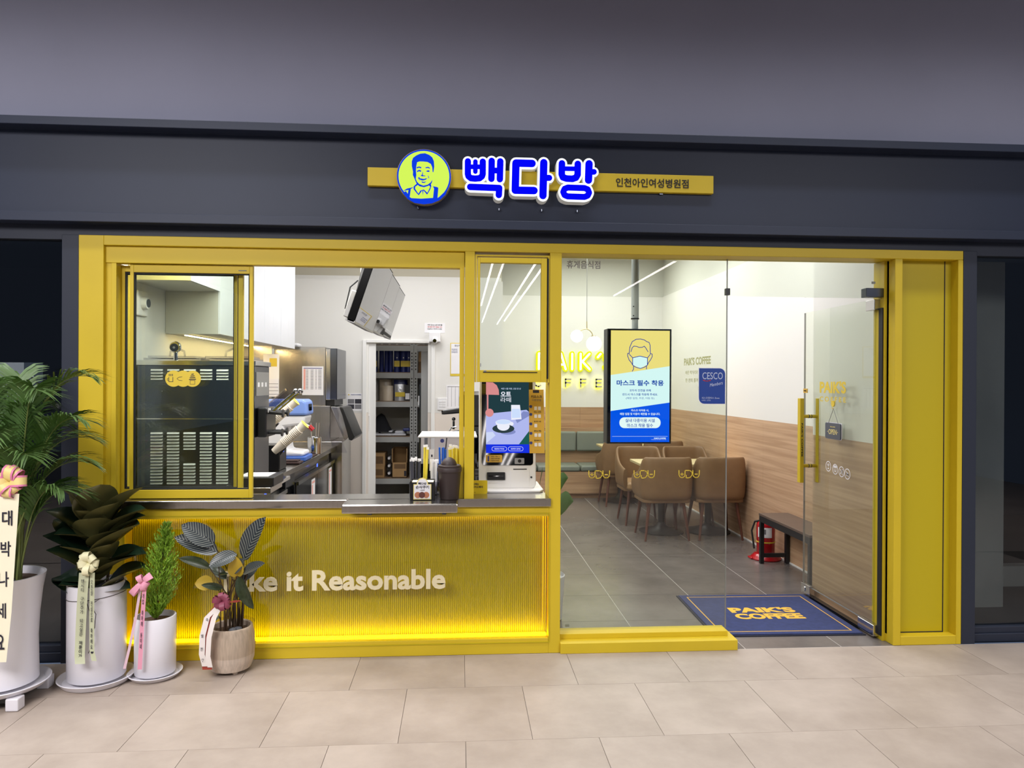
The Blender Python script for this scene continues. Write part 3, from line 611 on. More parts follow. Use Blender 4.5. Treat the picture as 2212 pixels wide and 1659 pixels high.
def ell(cx, cz, rx, rz, n=22, a0=0, a1=2*PI): return [(cx+rx*math.cos(a0+(a1-a0)*i/n), cz+rz*math.sin(a0+(a1-a0)*i/n)) for i in range(n + (1 if a1-a0 < 6 else 0))]
kl('table_picture', 'ks_table', [[(.162,1.205),(.37,1.205),(.436,1.288),(.436,1.41),(.42,1.424),(.162,1.398)]], .005)
kl('corner_picture', 'ks_green', [[(.37,1.205),(.436,1.205),(.436,1.29)]], .0054)
kl('shadow_picture', 'ks_shadow', [[(.36,1.34),(.436,1.385),(.436,1.41),(.4,1.415),(.35,1.36)], ell(.30,1.285,.05,.018)], .0054)
kl('lamp_picture', 'ks_pink', [[(.162,1.52),(.245,1.518),(.243,1.55),(.23,1.58),(.205,1.598),(.162,1.6)], [(.167,1.40),(.177,1.40),(.177,1.52),(.167,1.52)], ell(.184,1.405,.026,.026)], .006)
kl('saucer_picture', 'ks_saucer', [ell(.272,1.305,.07,.028)], .006)
kl('cup_picture', 'ks_white', [ell(.272,1.345,.05,.03,14,PI,2*PI)+ell(.272,1.345,.05,.018,10,0,PI), ell(.272,1.32,.04,.028), ell(.325,1.335,.012,.012), [(.322,1.36),(.388,1.365),(.378,1.455),(.322,1.455)]], .0066)
kl('milk_picture', 'ks_milk', [ell(.272,1.347,.046,.014), [(.326,1.372),(.382,1.374),(.377,1.43),(.326,1.43)]], .0072)
kl('keyboard_picture', 'ks_key', [[(.162,1.212),(.222,1.262),(.205,1.285),(.162,1.282)]], .006)
kl('button_bar', 'ks_blue', [[(.162,1.152),(.436,1.152),(.436,1.206),(.162,1.206)]], .006)
for x0, x1, t in ((.198, .294, '매장에서 먹어요'), (.302, .398, '포장해서 갈게요')):
    kl('button_outline', 'ks_white', [rect_round(x0, x1, 1.164, 1.192, .0135)], .0066); kl('button_face', 'ks_blue', [rect_round(x0+.002, x1-.002, 1.166, 1.19, .0115)], .0072)
    text(t, 'ks_white', scr, (x0+x1)/2, kz(1.178)-.0078, 1.178, w=.062, h=.01, bold=.01)
text('바른 나를 위한, 건강 한 잔', 'ks_milk', scr, .322, kz(1.558)-.0065, 1.558, w=.125, h=.012)
text('오트', 'ks_white', scr, .288, kz(1.524)-.0065, 1.524, w=.066, h=.03, bold=.03); text('라떼', 'ks_white', scr, .288, kz(1.488)-.0065, 1.488, w=.066, h=.032)
kpoly(MB(), rect_round(.16, .264, 1.094, 1.14, .006), .004, .002).build('notice', 'kiosk_paper', ks)
for i, t in enumerate(('쿠폰 사용 시', '쿠폰은 바코드를', '이용해 주세요.')): text(t, 'ink', ks, .22, kz(1.13-.013*i)-.0065, 1.130-.013*i, w=.056, h=.008)
kpoly(MB(), [(.172,1.1),(.182,1.1),(.182,1.133),(.172,1.133)], .006, .0006).build('notice_mark', 'print_blue', ks)
kpoly(MB(), rect_round(.343, .404, 1.083, 1.12, .004), .004, .003).build('scanner', 'grey_metal', ks)
mb = MB(); mb.cyl((.374, kz(1.102)-.006, 1.102), (.374, kz(1.102)-.009, 1.102), .011, n=14); mb.build('scanner_eye', 'black_gloss', ks)
kpoly(MB(), rect_round(.168, .282, .985, 1.032, .004), 0, .012).build('card_reader', 'black_plastic', ks)
kpoly(MB(), [(.178,1.006),(.272,1.006),(.272,1.012),(.178,1.012)], .012, .001).build('card_slot', 'black_gloss', ks)
p = kpoly(MB(), [(.318,.938),(.436,.938),(.436,1.045),(.318,1.045)], 0, .003).build('printer_door', 'white_plastic', ks, bevel=.001)
kpoly(MB(), [(.334,1.048),(.42,1.048),(.42,1.053),(.334,1.053)], 0, .003).build('receipt_slot', 'black_plastic', ks)
mb = MB(); mb.cyl((.448, kz(1.0), 1.0), (.448, kz(1.0)-.005, 1.0), .006, n=12); mb.build('lock', 'steel_dark', ks)
gs = None
def gz(z): return .325 + (z-1.15)*.12
def gpoly(mb, poly, d, th):
    n = len(poly); vs = [(x, gz(z)-d, z) for x, z in poly] + [(x, gz(z)-d-th, z) for x, z in poly]
    return mb.add(vs, [tuple(range(n)), tuple(range(2*n-1, n-1, -1))] + [(i, i+n, (i+1) % n+n, (i+1) % n) for i in range(n)])
gs = gpoly(MB(), [(.438,1.15),(.535,1.15),(.531,1.553),(.434,1.553)], 0, .002).build('guide_sheet', 'kiosk_paper', ks)
gpoly(MB(), [(.462,1.532),(.502,1.532),(.502,1.55),(.462,1.55)], .002, .0005).build('header', 'ink', gs)
text('키오스크', 'ink', gs, .484, gz(1.508)-.003, 1.508, w=.07, h=.018, bold=.02); text('사용방법', 'print_grey', gs, .484, gz(1.486)-.003, 1.486, w=.06, h=.014)
for i, (zz, t) in enumerate(((1.445, None), (1.395, '메뉴 선택'), (1.335, '앱 쿠폰 사용'), (1.275, '멤버십 적립'), (1.215, '결제하기'))):
    gpoly(MB(), rect_round(.438, .457, zz-.009, zz+.009, .008), .002, .0006).build('step_mark', 'print_blue', gs)
    if t: text(t, 'ink', gs, .49, gz(zz+.022)-.003, zz+.015, w=.045, h=.009, bold=.01)
    mb = MB(); gpoly(mb, rect_round(.47, .488, zz-.022, zz, .003), .002, .0006)
    if i != 2: gpoly(mb, rect_round(.494, .512, zz-.022, zz, .003), .002, .0006)
    mb.build('icon', 'sticker_white', gs)
pc = thing('payment_card_sign', 'bright yellow payment notice card leaning at the foot of the kiosk', 'sign', (.12, .19, .918))
a = MB().prism(rect_round(.062, .166, .918, 1.0, .008, corners=(1,1,1,1)), 'y', .17, .173).build('card', 'card_yellow', pc)
text('결제는', 'ink', pc, .095, .17, .978, w=.038, h=.013, bold=.02); text('카카오페이', 'ink', pc, .106, .17, .96, w=.064, h=.014, bold=.02); text('● pay', 'ink', pc, .085, .17, .928, w=.02, h=.004)

# ================================================================== KITCHEN
for i, (ya, yb, z0) in enumerate(((.6, 1.173, 2.25), (1.176, 1.772, 1.94), (1.775, 2.371, 1.94), (2.374, 2.97, 1.94), (2.973, 3.57, 1.94))):
    o = thing('wall_cabinet', ('short white wall cabinet nearest the window, hung higher than the rest', 'deep white wall cabinet with grey end panel, second from the window', 'white wall cabinet in the middle of the row over the counter', 'white wall cabinet second from the far end of the row', 'white wall cabinet at the far end of the row over the counter')[i], 'cabinet', (-1.95, (ya+yb)/2, z0), 0, 'kitchen wall cabinets')
    MB().box(-2.138, -1.768, ya, yb, z0, 3.06).build('body', 'cabinet_grey', o)
    if i == 0: MB().box(-2.138, -1.752, ya-.018, ya-.001, z0, 3.06).build('reflection_panel', 'pale_yellow', o)  # glass reflection of the yellow frame, put on as a coloured panel
    m = (ya+yb)/2
    for a, b in ((ya+.002, m-.001), (m+.001, yb-.002)): MB().box(-1.767, -1.75, a, b, z0, 3.05).build('door', 'white_gloss', o, bevel=.001)
ll = thing('cabinet_strip_lamp', 'warm light strip under the white wall cabinets', 'lamp', (-2.0, 2.3, 1.93))
MB().box(-2.01, -1.985, 1.18, 3.56, 1.932, 1.939).build('profile', 'steel_bright', ll); MB().box(-2.008, -1.987, 1.19, 3.55, 1.927, 1.932).build('diffuser', 'led_warm', ll)
o = thing('emergency_light', 'small white emergency light on the kitchen side wall above the ice cream machine', 'light', (-2.12, .75, 2.05))
MB().box(-2.139, -2.118, .68, .83, 2.03, 2.2).build('back_plate', 'white_plastic', o, bevel=.008)
mb = MB(); mb.cyl((-2.118, .755, 2.115), (-2.085, .755, 2.115), .045, .038, 20); mb.build('lamp_head', 'white_plastic', o, smooth=True)
mb = MB(); mb.cyl((-2.086, .755, 2.115), (-2.08, .755, 2.115), .028, n=16); mb.build('lens', 'steel_dark', o)

kc = thing('kitchen_counter', 'long stainless kitchen counter along the left wall', 'counter', (-1.73, 1.9, 0))
MB().box(-2.138, -1.335, .22, 3.66, .862, .902).build('worktop', 'steel', kc, bevel=.003)
MB().box(-2.138, -1.42, .24, 3.66, .0, .1).build('plinth', 'steel_dark', kc)
for i, (ya, yb) in enumerate(((.3, 1.5), (1.85, 3.62))):
    fr = thing('undercounter_fridge', ('dark-doored stainless fridge under the counter near the window', 'dark-doored stainless fridge under the far half of the counter')[i], 'fridge', (-1.7, (ya+yb)/2, .1), 0, 'undercounter fridges')
    MB().box(-2.12, -1.40, ya, yb, .101, .858).build('body', 'steel', fr)
    m = (ya+yb)/2
    for k, (a, b) in enumerate(((ya+.02, m-.006), (m+.006, yb-.02))):
        d = MB().box(-1.398, -1.352, a, b, .14, .76).build('door', 'dark_door', fr, bevel=.004)
        MB().box(-1.352, -1.335, a, b, .735, .765).build('handle', 'steel_bright', d)
        if i == 1:
            s = MB().box(-1.352, -1.350, b-.26, b-.1, .2, .7).build('list', 'paper', d)
            MB().box(-1.35, -1.3495, b-.245, b-.115, .66, .68).box(-1.35, -1.3495, b-.245, b-.2, .25, .65).build('list_print', 'print_pink', s)
    MB().box(-1.352, -1.349, m-.03, m+.02, .79, .82).build('display', 'led_dot', fr)
vg = thing('compressor_panel', 'dark louvred panel between the two undercounter fridges', 'panel', (-1.6, 1.675, .1))
MB().box(-2.1, -1.36, 1.52, 1.83, .101, .858).build('housing', 'steel_dark', vg)
for k in range(8): MB().box(-1.36, -1.352, 1.55, 1.80, .3+.04*k, .316+.04*k).build('louvre', 'black_plastic', vg)
MB().box(-1.36, -1.352, 1.57, 1.78, .66, .76).build('switch_panel', 'black_gloss', vg)

ic = thing('ice_cream_machine', 'big stainless soft ice cream machine behind the sliding sashes', 'machine', (-1.74, .84, .902))
MB().box(-2.115, -1.362, .66, 1.03, .902, 1.70).build('body', 'steel_dark', ic, bevel=.004)
MB().box(-2.125, -1.352, .65, 1.04, 1.70, 1.733).build('top', 'steel_bright', ic, bevel=.004)
lv = MB(); lv.add([(0,0,0),(.078,0,0),(.078,0,.013),(0,0,.013),(.003,-.012,.002),(.075,-.012,.002)], [(0,1,5,4),(0,4,3),(1,2,5),(4,5,2,3)])
lvm = lv.mesh('louvre', 'louvre_steel')
def louvre(x, z):
    o = bpy.data.objects.new('louvre', lvm); COL.objects.link(o); o.parent = ic; o.location = Vector((x, .6585, z)) - wloc(ic)
cols = (-2.027, -1.922, -1.817, -1.712, -1.607)
for i, x in enumerate(cols):
    for k in range(4): louvre(x, 1.662-.0195*k)
    for k in range(17):
        if i == 2 and 6 <= k <= 9: continue
        louvre(x, 1.247-.0205*k)
MB().box(-1.96, -1.47, .652, .66, 1.37, 1.54).build('side_plate', 'steel_dark', ic, bevel=.001)
for x in (-1.95, -1.48):
    for z in (1.38, 1.53): MB().ball((x, .652, z), .004, 8).build('screw', 'chrome', ic)
MB().box(-2.115, -1.362, .654, .66, 1.345, 1.352).build('seam_rail', 'steel_bright', ic)
MB().box(-1.362, -1.357, .69, 1.0, 1.5, 1.66).build('control_panel', 'grey_metal', ic)
for i in range(3): MB().box(-1.357, -1.3555, .72+.09*i, .76+.09*i, 1.56, 1.59).build('key', 'white_plastic', ic)
sp = MB().box(-1.362, -1.30, .72, .98, 1.22, 1.42).build('dispense_head', 'black_plastic', ic, bevel=.01)
MB().box(-1.30, -1.296, .76, .82, 1.385, 1.415).build('label_plate', 'white_plastic', sp)
for yy in (.78, .92):
    mb = MB(); mb.cyl((-1.30, yy, 1.39), (-1.21, yy, 1.38), .014, n=12); mb.cyl((-1.21, yy, 1.38), (-1.2, yy, 1.38), .028, n=8); mb.cyl((-1.30, yy, 1.25), (-1.215, yy, 1.25), .012, n=12); mb.cyl((-1.215, yy, 1.25), (-1.205, yy, 1.25), .026, n=8); mb.build('valve', 'black_plastic', sp)
    mb = MB(); mb.tube([(-1.27, yy, 1.4), (-1.2, yy, 1.46), (-1.13, yy, 1.52)], .01, 8); mb.ball((-1.12, yy, 1.53), .02, 12); mb.build('lever', 'chrome', sp)
MB().box(-1.37, -1.20, .72, .98, .905, .93).build('drip_tray', 'steel_bright', ic, bevel=.003)
for i, x in enumerate((-1.93, -1.56)):
    mb = MB(); mb.box(x-.17, x+.17, .72, .98, 1.733, 1.75); mb.box(x-.15, x+.15, .74, .96, 1.75, 1.765)
    mb.tube([(x-.05, .85, 1.765), (x-.045, .85, 1.80), (x, .85, 1.82), (x+.045, .85, 1.80), (x+.05, .85, 1.765)], .008, 6); mb.build('hopper_lid', 'clear_plastic', ic)
fn = thing('round_fan', 'small round chrome-rimmed fan standing on the ice cream machine', 'fan', (-1.885, .7, 1.734))
MB().cyl((-1.885, .7, 1.734), (-1.885, .7, 1.79), .014, n=10).build('stalk', 'chrome', fn)
mb = MB(); mb.cyl((-1.885, .705, 1.822), (-1.885, .68, 1.822), .038, n=24); mb.build('rim', 'chrome', fn, bevel=.006)
MB().disc(-1.887, 1.818, .027, .68, .676, 20).build('grille', 'black_plastic', fn); MB().disc(-1.887, 1.818, .008, .676, .673, 10).build('hub', 'grey_metal', fn)
# stickers on the nearest sash
st = thing('drink_stickers', 'three overlapping yellow round drink stickers on the sliding sash glass', 'sticker', (-1.6, .055, 1.56))
for i, x in enumerate((-1.652, -1.598, -1.545)):
    c = MB().disc(x, 1.611, .047, .0565-.0006*i, .0558-.0006*i, 32).build('sticker', 'sticker_yellow', st); yy = .0556-.0006*i
    p = MB()
    if i == 0:
        p.frame(x-.028, x-.002, 1.592, 1.62, .003, .003, .003, 0, yy, yy-.0004)
        for k in range(3): p.box(x-.026+.009*k, x-.022+.009*k, yy-.0004, yy, 1.626, 1.638)
        p.frame(x-.036, x-.028, 1.6, 1.612, .002, 0, .002, .002, yy, yy-.0004)
    elif i == 1: p.stroke([(x-.034, 1.61), (x-.024, 1.602), (x-.005, 1.6)], .0012, yy, yy-.0004, 4); p.stroke([(x-.034, 1.612), (x-.022, 1.62), (x-.006, 1.622)], .0012, yy, yy-.0004, 4)
    else:
        p.frame(x-.014, x+.014, 1.578, 1.602, .002, .002, .002, .002, yy, yy-.0004)
        for w, z in ((.018, 1.606), (.014, 1.616), (.01, 1.626), (.005, 1.636)): p.stroke([(x-w, z), (x+w, z+.002)], .0025, yy, yy-.0004, 4)
    p.build('pictogram', 'print_dark', c)
tm = thing('card_terminal', 'black terminal with a white pad beside the ice cream machine', 'terminal', (-1.28, .45, .902))
MB().box(-1.47, -1.17, .33, .62, .903, .94).build('stand', 'steel', tm, bevel=.003)
MB().box(-1.42, -1.16, .36, .62, .94, 1.0).build('case', 'black_plastic', tm, bevel=.006); MB().box(-1.38, -1.2, .38, .58, 1.0, 1.004).build('pad', 'white_plastic', tm)
MB().box(-1.45, -1.42, .328, .33, .905, .935).build('mark', 'sticker_yellow', tm)

# cup dispenser and stacks of cups
cd = thing('cup_rack', 'black slanted cup rack beside the ice cream machine', 'rack', (-1.42, 1.55, .902))
MB().box(-1.56, -1.40, 1.5, 1.72, .903, 1.1).build('base', 'black_plastic', cd, bevel=.008)
MB().box(-1.4, -1.397, 1.54, 1.62, 1.04, 1.08).build('display', 'led_dot', cd)
mb = MB(); mb.tube([(-1.5, 1.5, 1.1), (-1.52, 1.5, 1.25), (-1.6, 1.5, 1.42)], .014, 6); mb.tube([(-1.44, 1.52, 1.0), (-1.33, 1.52, 1.14)], .02, 6); mb.tube([(-1.52, 1.5, 1.17), (-1.42, 1.5, 1.28)], .022, 6); mb.build('arm', 'black_plastic', cd)
cupm = MB().lathe([(.026,0),(.037,.098),(.039,.098),(.039,.102),(.036,.102),(.025,.003)], n=16).mesh('paper_cup', 'cup_paper', smooth=True)
rimm = MB().lathe([(.0385,.098),(.0395,.1),(.0385,.103),(.036,.103)], n=16).mesh('rim', 'cup_rim', smooth=True)
rimp = rimm.copy(); rimp.materials.clear(); rimp.materials.append(M['cup_paper'])
def cup_stack(x, y, z, n, ang, grp, where):
    for i in range(n):
        lab = 'cream paper cup with a yellow rim, %s from the mouth of the %s' % (('topmost', 'second', 'third', 'fourth', 'fifth', 'sixth', 'seventh', 'eighth', 'ninth', 'tenth', 'eleventh', 'twelfth', 'thirteenth', 'fourteenth')[n-1-i], where)
        c = bpy.data.objects.new('paper_cup', cupm); COL.objects.link(c); tag(c, lab, 'cup', grp)
        r = bpy.data.objects.new('rim', rimm if i == n-1 else rimp); COL.objects.link(r); r.parent = c
        s = .0125*i + (.05 if i == n-1 else 0)
        c.rotation_euler = (0, ang, 0); c.location = (x+s*math.sin(ang), y, z+s*math.cos(ang))
cup_stack(-1.49, 1.44, 1.245, 13, math.radians(48), 'cups in the upper slanted stack', 'upper slanted stack')
cup_stack(-1.42, 1.40, 1.06, 14, math.radians(48), 'cups in the lower slanted stack', 'lower slanted stack')
cc = thing('clear_cup_stack', 'slanted stack of clear plastic cups above the paper cups', 'cups', (-1.5, 1.46, 1.36))
for k in range(7):
    s = .03*k; mb = MB(); a = (-1.53+s*.75, 1.47, 1.33+s*.66); mb.cyl(a, (a[0]+.075, 1.47, a[2]+.066), .036, .046, 14, caps=False); mb.build('cup', 'clear_plastic', cc)
# blue and white blender
bl = thing('blender_machine', 'white blending machine with a light blue head beside the paper cups', 'machine', (-1.52, 2.3, .902))
MB().box(-1.72, -1.34, 2.16, 2.46, .903, .945).build('base', 'cover_blue', bl, bevel=.01)
mb = MB(); mb.prism([(-1.72,.945),(-1.36,.945),(-1.36,.985),(-1.5,1.0),(-1.53,1.2),(-1.36,1.22),(-1.34,1.3),(-1.74,1.3)], 'y', 2.18, 2.44); mb.build('body', 'white_plastic', bl, bevel=.02)
mb = MB(); mb.prism([(-1.75,1.302),(-1.33,1.302),(-1.34,1.42),(-1.37,1.44),(-1.7,1.44),(-1.74,1.36)], 'y', 2.16, 2.46); mb.build('head', 'blue_plastic', bl, bevel=.02)
MB().box(-1.334, -1.328, 2.25, 2.36, 1.34, 1.40).build('switch', 'black_gloss', bl)
mb = MB(); mb.cyl((-1.38, 2.3, 1.22), (-1.33, 2.3, 1.19), .012, n=10); mb.build('lever_arm', 'white_plastic', bl); mb = MB(); mb.cyl((-1.34, 2.3, 1.2), (-1.305, 2.3, 1.165), .022, n=12); mb.build('lever_knob', 'red_paint', bl)
MB().box(-1.518, -1.516, 2.27, 2.3, 1.05, 1.12).build('badge', 'print_blue', bl)
scp = thing('steel_jug', 'polished steel jug behind the blender on the counter', 'jug', (-1.40, 2.85, .902))
MB().lathe([(.06,.903),(.066,.905),(.066,1.06),(.064,1.062),(.062,1.06),(.062,.91)], (-1.40, 2.85, 0), 24).build('jug_body', 'chrome', scp, smooth=True)
for dx in (-.02, .01, .025): mb = MB(); mb.cyl((-1.40+dx, 2.85, .92), (-1.40+dx*1.8, 2.85, 1.2), .006, n=6); mb.build('spoon', 'steel_bright', scp)
o = thing('wet_cloth', 'folded dark brown cloth on the kitchen counter before the blender', 'cloth', (-1.42, 2.0, .903))
MB().box(-1.54, -1.34, 1.92, 2.08, .903, .922).build('fold', 'cloth_brown', o, bevel=.009, segs=3); MB().box(-1.5, -1.36, 1.94, 2.06, .922, .935).build('fold', 'cloth_brown', o, bevel=.006)
o = MB().box(-1.48, -1.3499, 2.5, 2.75, .903, .912).build('bar_mat', 'cloth_brown', bevel=.003); tag(o, 'flat dark bar mat beside the steel jug', 'mat')

# ice maker with its lid up
im = thing('ice_maker', 'tall stainless ice maker at the far end of the kitchen counter', 'ice maker', (-1.6, 4.0, 0))
MB().box(-2.0, -1.45, 3.7, 4.3, 1.335, 1.97).build('upper_case', 'steel', im, bevel=.006)
MB().box(-1.449, -1.33, 3.70, 4.3, 1.40, 1.955).build('front_cover', 'steel_dark', im, bevel=.006)
MB().box(-1.449, -1.40, 3.695, 4.3, 1.40, 1.95).build('cover_edge', 'steel_bright', im, bevel=.004)
MB().box(-1.449, -1.36, 3.72, 4.28, 1.335, 1.4).build('control_bar', 'black_plastic', im)
MB().box(-2.0, -1.27, 3.69, 4.3, 0, .95).box(-2.0, -1.4, 3.7, 4.3, .95, 1.335).build('bin', 'steel', im, bevel=.006)
MB().prism([(-1.40,1.33),(-1.30,1.325),(-1.185,1.02),(-1.24,.96),(-1.26,.98)], 'y', 3.70, 4.3).build('lid', 'steel_bright', im, bevel=.008)
MB().prism([(-1.295,1.325),(-1.265,1.315),(-1.135,1.0),(-1.17,.96),(-1.2,.97)], 'y', 3.68, 4.28).build('lid_liner', 'black_plastic', im, bevel=.006)
mb = MB(); mb.grid([[(-1.40+.02*math.sin(k*1.3), 3.68, 1.32-.07*k), (-1.33+.015*k+.01*math.sin(k*2), 3.675, 1.32-.07*k)] for k in range(8)]); mb.build('ice_bag', 'clear_plastic', im)
ps = MB().box(-1.70, -1.475, 3.693, 3.699, 1.45, 1.76).build('sheet', 'paper', im)
MB().box(-1.685, -1.49, 3.692, 3.693, 1.735, 1.742).build('print', 'print_blue', ps); MB().box(-1.685, -1.665, 3.692, 3.693, 1.51, 1.73).build('print', 'print_pink', ps)
mb = MB()
for k in range(18):
    for a, b in ((-1.66, -1.635), (-1.61, -1.58), (-1.56, -1.545), (-1.53, -1.495)): mb.box(a, b, 3.692, 3.693, 1.515+.012*k, 1.519+.012*k)
t_ = mb.build('print', 'print_grey', ps); t_['kind'] = 'stuff'
o = thing('recipe_sheets', 'coloured recipe cards hung at the end of the splashback', 'sheets', (-1.9, 3.0, 1.5))
MB().box(-1.9, -1.75, 2.9, 2.905, 1.62, 1.86).build('card', 'straw_wrap', o); MB().box(-1.84, -1.77, 2.898, 2.9, 1.74, 1.82).build('card_print', 'sticker_yellow', o); MB().box(-1.9, -1.75, 2.894, 2.899, 1.45, 1.62).build('card', 'paper', o)
for k in range(4): MB().box(-1.895, -1.755, 2.892, 2.894, 1.47+.034*k, 1.474+.034*k).build('card_print', 'print_grey', o)
MB().box(-2.1, -1.82, 2.906, 2.92, 1.4, 1.95).build('backing_plate', 'steel', o)

# notices, camera and switches on the partition wall
def sheet(nm, label, x0, x1, z0, z1, mat='paper', y=4.7): return tag(MB().box(x0, x1, y-.004, y, z0, z1).build(nm, mat), label, 'notice')
o = sheet('photo_notice', 'white notice with four small photos left of the stock room', -1.378, -1.195, 1.24, 1.455)
text("PAIK'S COFFEE", 'print_blue', o, -1.27, 4.6955, 1.438, w=.12, h=.012, bold=.02); MB().disc(-1.356, 1.438, .008, 4.696, 4.6945, 12).build('mark', 'sticker_yellow', o)
for i in range(4): MB().box(-1.367+.085*(i % 2), -1.29+.085*(i % 2), 4.6945, 4.696, 1.33-.065*(i//2), 1.385-.065*(i//2)).build('photo', 'print_dark' if i % 3 else 'print_grey', o)
o = sheet('reuse_notice', 'white food notice above the dome camera', -.443, -.194, 2.2, 2.32)
for t, z, m in (('저희 업소는 남은 음식을', 2.297, 'ink'), ('재사용 하지 않습니다.', 2.272, 'print_red'), ('안심하고 맛있게 드세요.', 2.247, 'ink')): text(t, m, o, -.318, 4.6955, z, w=.18, h=.019, bold=.01)
o = thing('dome_camera', 'white dome security camera on the wall over the stock room corner', 'camera', (-.315, 4.65, 2.08))
MB().box(-.385, -.248, 4.6, 4.7, 2.085, 2.2).build('bracket', 'white_plastic', o, bevel=.006); MB().ball((-.315, 4.6, 2.105), .04, 18).build('dome', 'white_plastic', o, smooth='all')
mb = MB(); mb.cyl((-.315, 4.572, 2.1), (-.315, 4.553, 2.096), .022, n=16); mb.build('lens', 'black_gloss', o)
o = sheet('yellow_edged_notice', 'white notice with a yellow border beside the window post', -.128, .08, 1.672, 2.078, 'sticker_yellow'); MB().box(-.12, .072, 4.694, 4.696, 1.7, 2.07).build('print_area', 'paper', o)
for t, z in (('빽다방커피', 2.0), ('쇼케이스에', 1.98), ('판매 합니다', 1.962)): text(t, 'print_blue', o, -.112, 4.6935, z, h=.014, align='L')
text('원산지', 'ink', o, -.04, 4.6935, 2.045, w=.07)
o = sheet('price_chart', 'large pale chart half hidden behind the window post', -.175, .08, 1.27, 1.56); 
mb = MB()
for k in range(5): mb.box(-.155+.045*k, -.153+.045*k, 4.694, 4.696, 1.3, 1.54)
mb.box(-.16, .07, 4.694, 4.696, 1.54, 1.545); mb.build('chart_lines', 'print_grey', o)['kind'] = 'stuff'
o = thing('light_switch', 'white double light switch right of the stock room', 'switch', (-.222, 4.69, 1.255)); MB().box(-.283, -.163, 4.685, 4.7, 1.255, 1.402).build('plate', 'white_plastic', o, bevel=.003)
for x in (-.262, -.22):
    for k in range(3): MB().box(x, x+.036, 4.68, 4.686, 1.29+.028*k, 1.313+.028*k).build('rocker', 'white_plastic', o, bevel=.002)
o = thing('wall_dispenser', 'small white dispenser on top of the ice maker', 'dispenser', (-1.85, 4.4, 1.972)); MB().box(-1.93, -1.78, 3.9, 4.05, 1.972, 2.02).build('case', 'white_plastic', o, bevel=.02); MB().box(-1.88, -1.83, 3.895, 3.9, 1.985, 2.0).build('slot', 'grey_metal', o)

# three menu monitors hung in a row, leaning down
for i in range(3):
    y0 = .50+1.025*i; y1 = y0+1.0; dx = -.03*i; dz = .033*i
    t = thing('menu_monitor', ('switched-off glossy menu monitor nearest the window, hung from the ceiling', 'switched-off glossy menu monitor, middle one of the hanging row', 'switched-off glossy menu monitor, far end of the hanging row')[i], 'monitor', (-.62+dx, (y0+y1)/2, 2.0+dz), 0, 'hanging menu monitors')
    ux, uz = .315, .949; nx, nz = uz, -ux
    def q(a, b): return (-.69+dx+ux*a+nx*b, 1.98+dz+uz*a+nz*b)
    MB().prism([q(0,0), q(0,-.05), q(.5,-.05), q(.5,0)], 'y', y0, y1).build('case', 'case_black', t, bevel=.003)
    MB().prism([q(.012,.0006), q(.012,-.004), q(.492,-.004), q(.492,.0006)], 'y', y0+.014, y1-.014).build('screen', 'screen_mirror', t)
    MB().prism([q(-.002,.003), q(-.002,-.06), q(.012,-.06), q(.012,.003)], 'y', y0, y1).build('lower_bezel', 'grey_metal', t)
    MB().prism([q(.02,-.051), q(.02,-.085), q(.2,-.085), q(.2,-.051)], 'y', y0+.02, y1-.1).build('back_box', 'grey_metal', t, bevel=.004)
    MB().prism([q(.2,-.051), q(.2,-.12), q(.42,-.14), q(.44,-.051)], 'y', y0+.4, y0+.6).build('bracket', 'black_plastic', t, bevel=.004)
    px, pz = q(.36,-.12); mb = MB(); mb.cyl((px, y0+.5, pz), (px, y0+.5, 3.4), .028, n=14); mb.build('ceiling_pole', 'white_plastic', t)
    mb = MB(); a = q(.3,-.13); b = q(.1,-.1); mb.tube([(a[0],y0+.38,a[1]), (a[0]-.05,y0+.36,a[1]-.05), (b[0]-.05,y0+.36,b[1]), (b[0]+.04,y0+.38,b[1]-.03)], .005, 6); mb.build('cable', 'black_rubber', t)

# stock room rack with its goods
rk = thing('storage_rack', 'grey slotted steel storage rack in the stock room', 'rack', (-.85, 5.6, 0))
LV = (.285, .835, 1.3, 1.68, 2.04)
for x in (-1.95, -.665):
    for y in (5.4, 5.85): MB().box(x, x+.045, y, y+.045, 0, 2.4).build('post', 'shelf_grey', rk)
for x in (-.615, .2):
    for y in (5.4, 5.85): MB().box(x, x+.045, y, y+.045, 0, 2.4).build('post', 'shelf_grey', rk)
holes = MB()
for x in (-.665, -.615):
    for k in range(46):
        z = .2+.042*k
        if any(abs(z-l) < .045 for l in LV): continue
        holes.box(x+.015, x+.03, 5.3985, 5.4, z, z+.02)
holes.build('slots', 'black_plastic', rk)['kind'] = 'stuff'
for z in LV:
    for a, b in ((-1.905, -.665), (-.57, .2)):
        s = MB().box(a, b, 5.41, 5.885, z+.03, z+.045).build('shelf_board', 'shelf_board', rk)
        MB().box(a, b, 5.405, 5.42, z-.035, z+.035).build('beam', 'shelf_grey', s)
TZ = [l+.046 for l in LV]
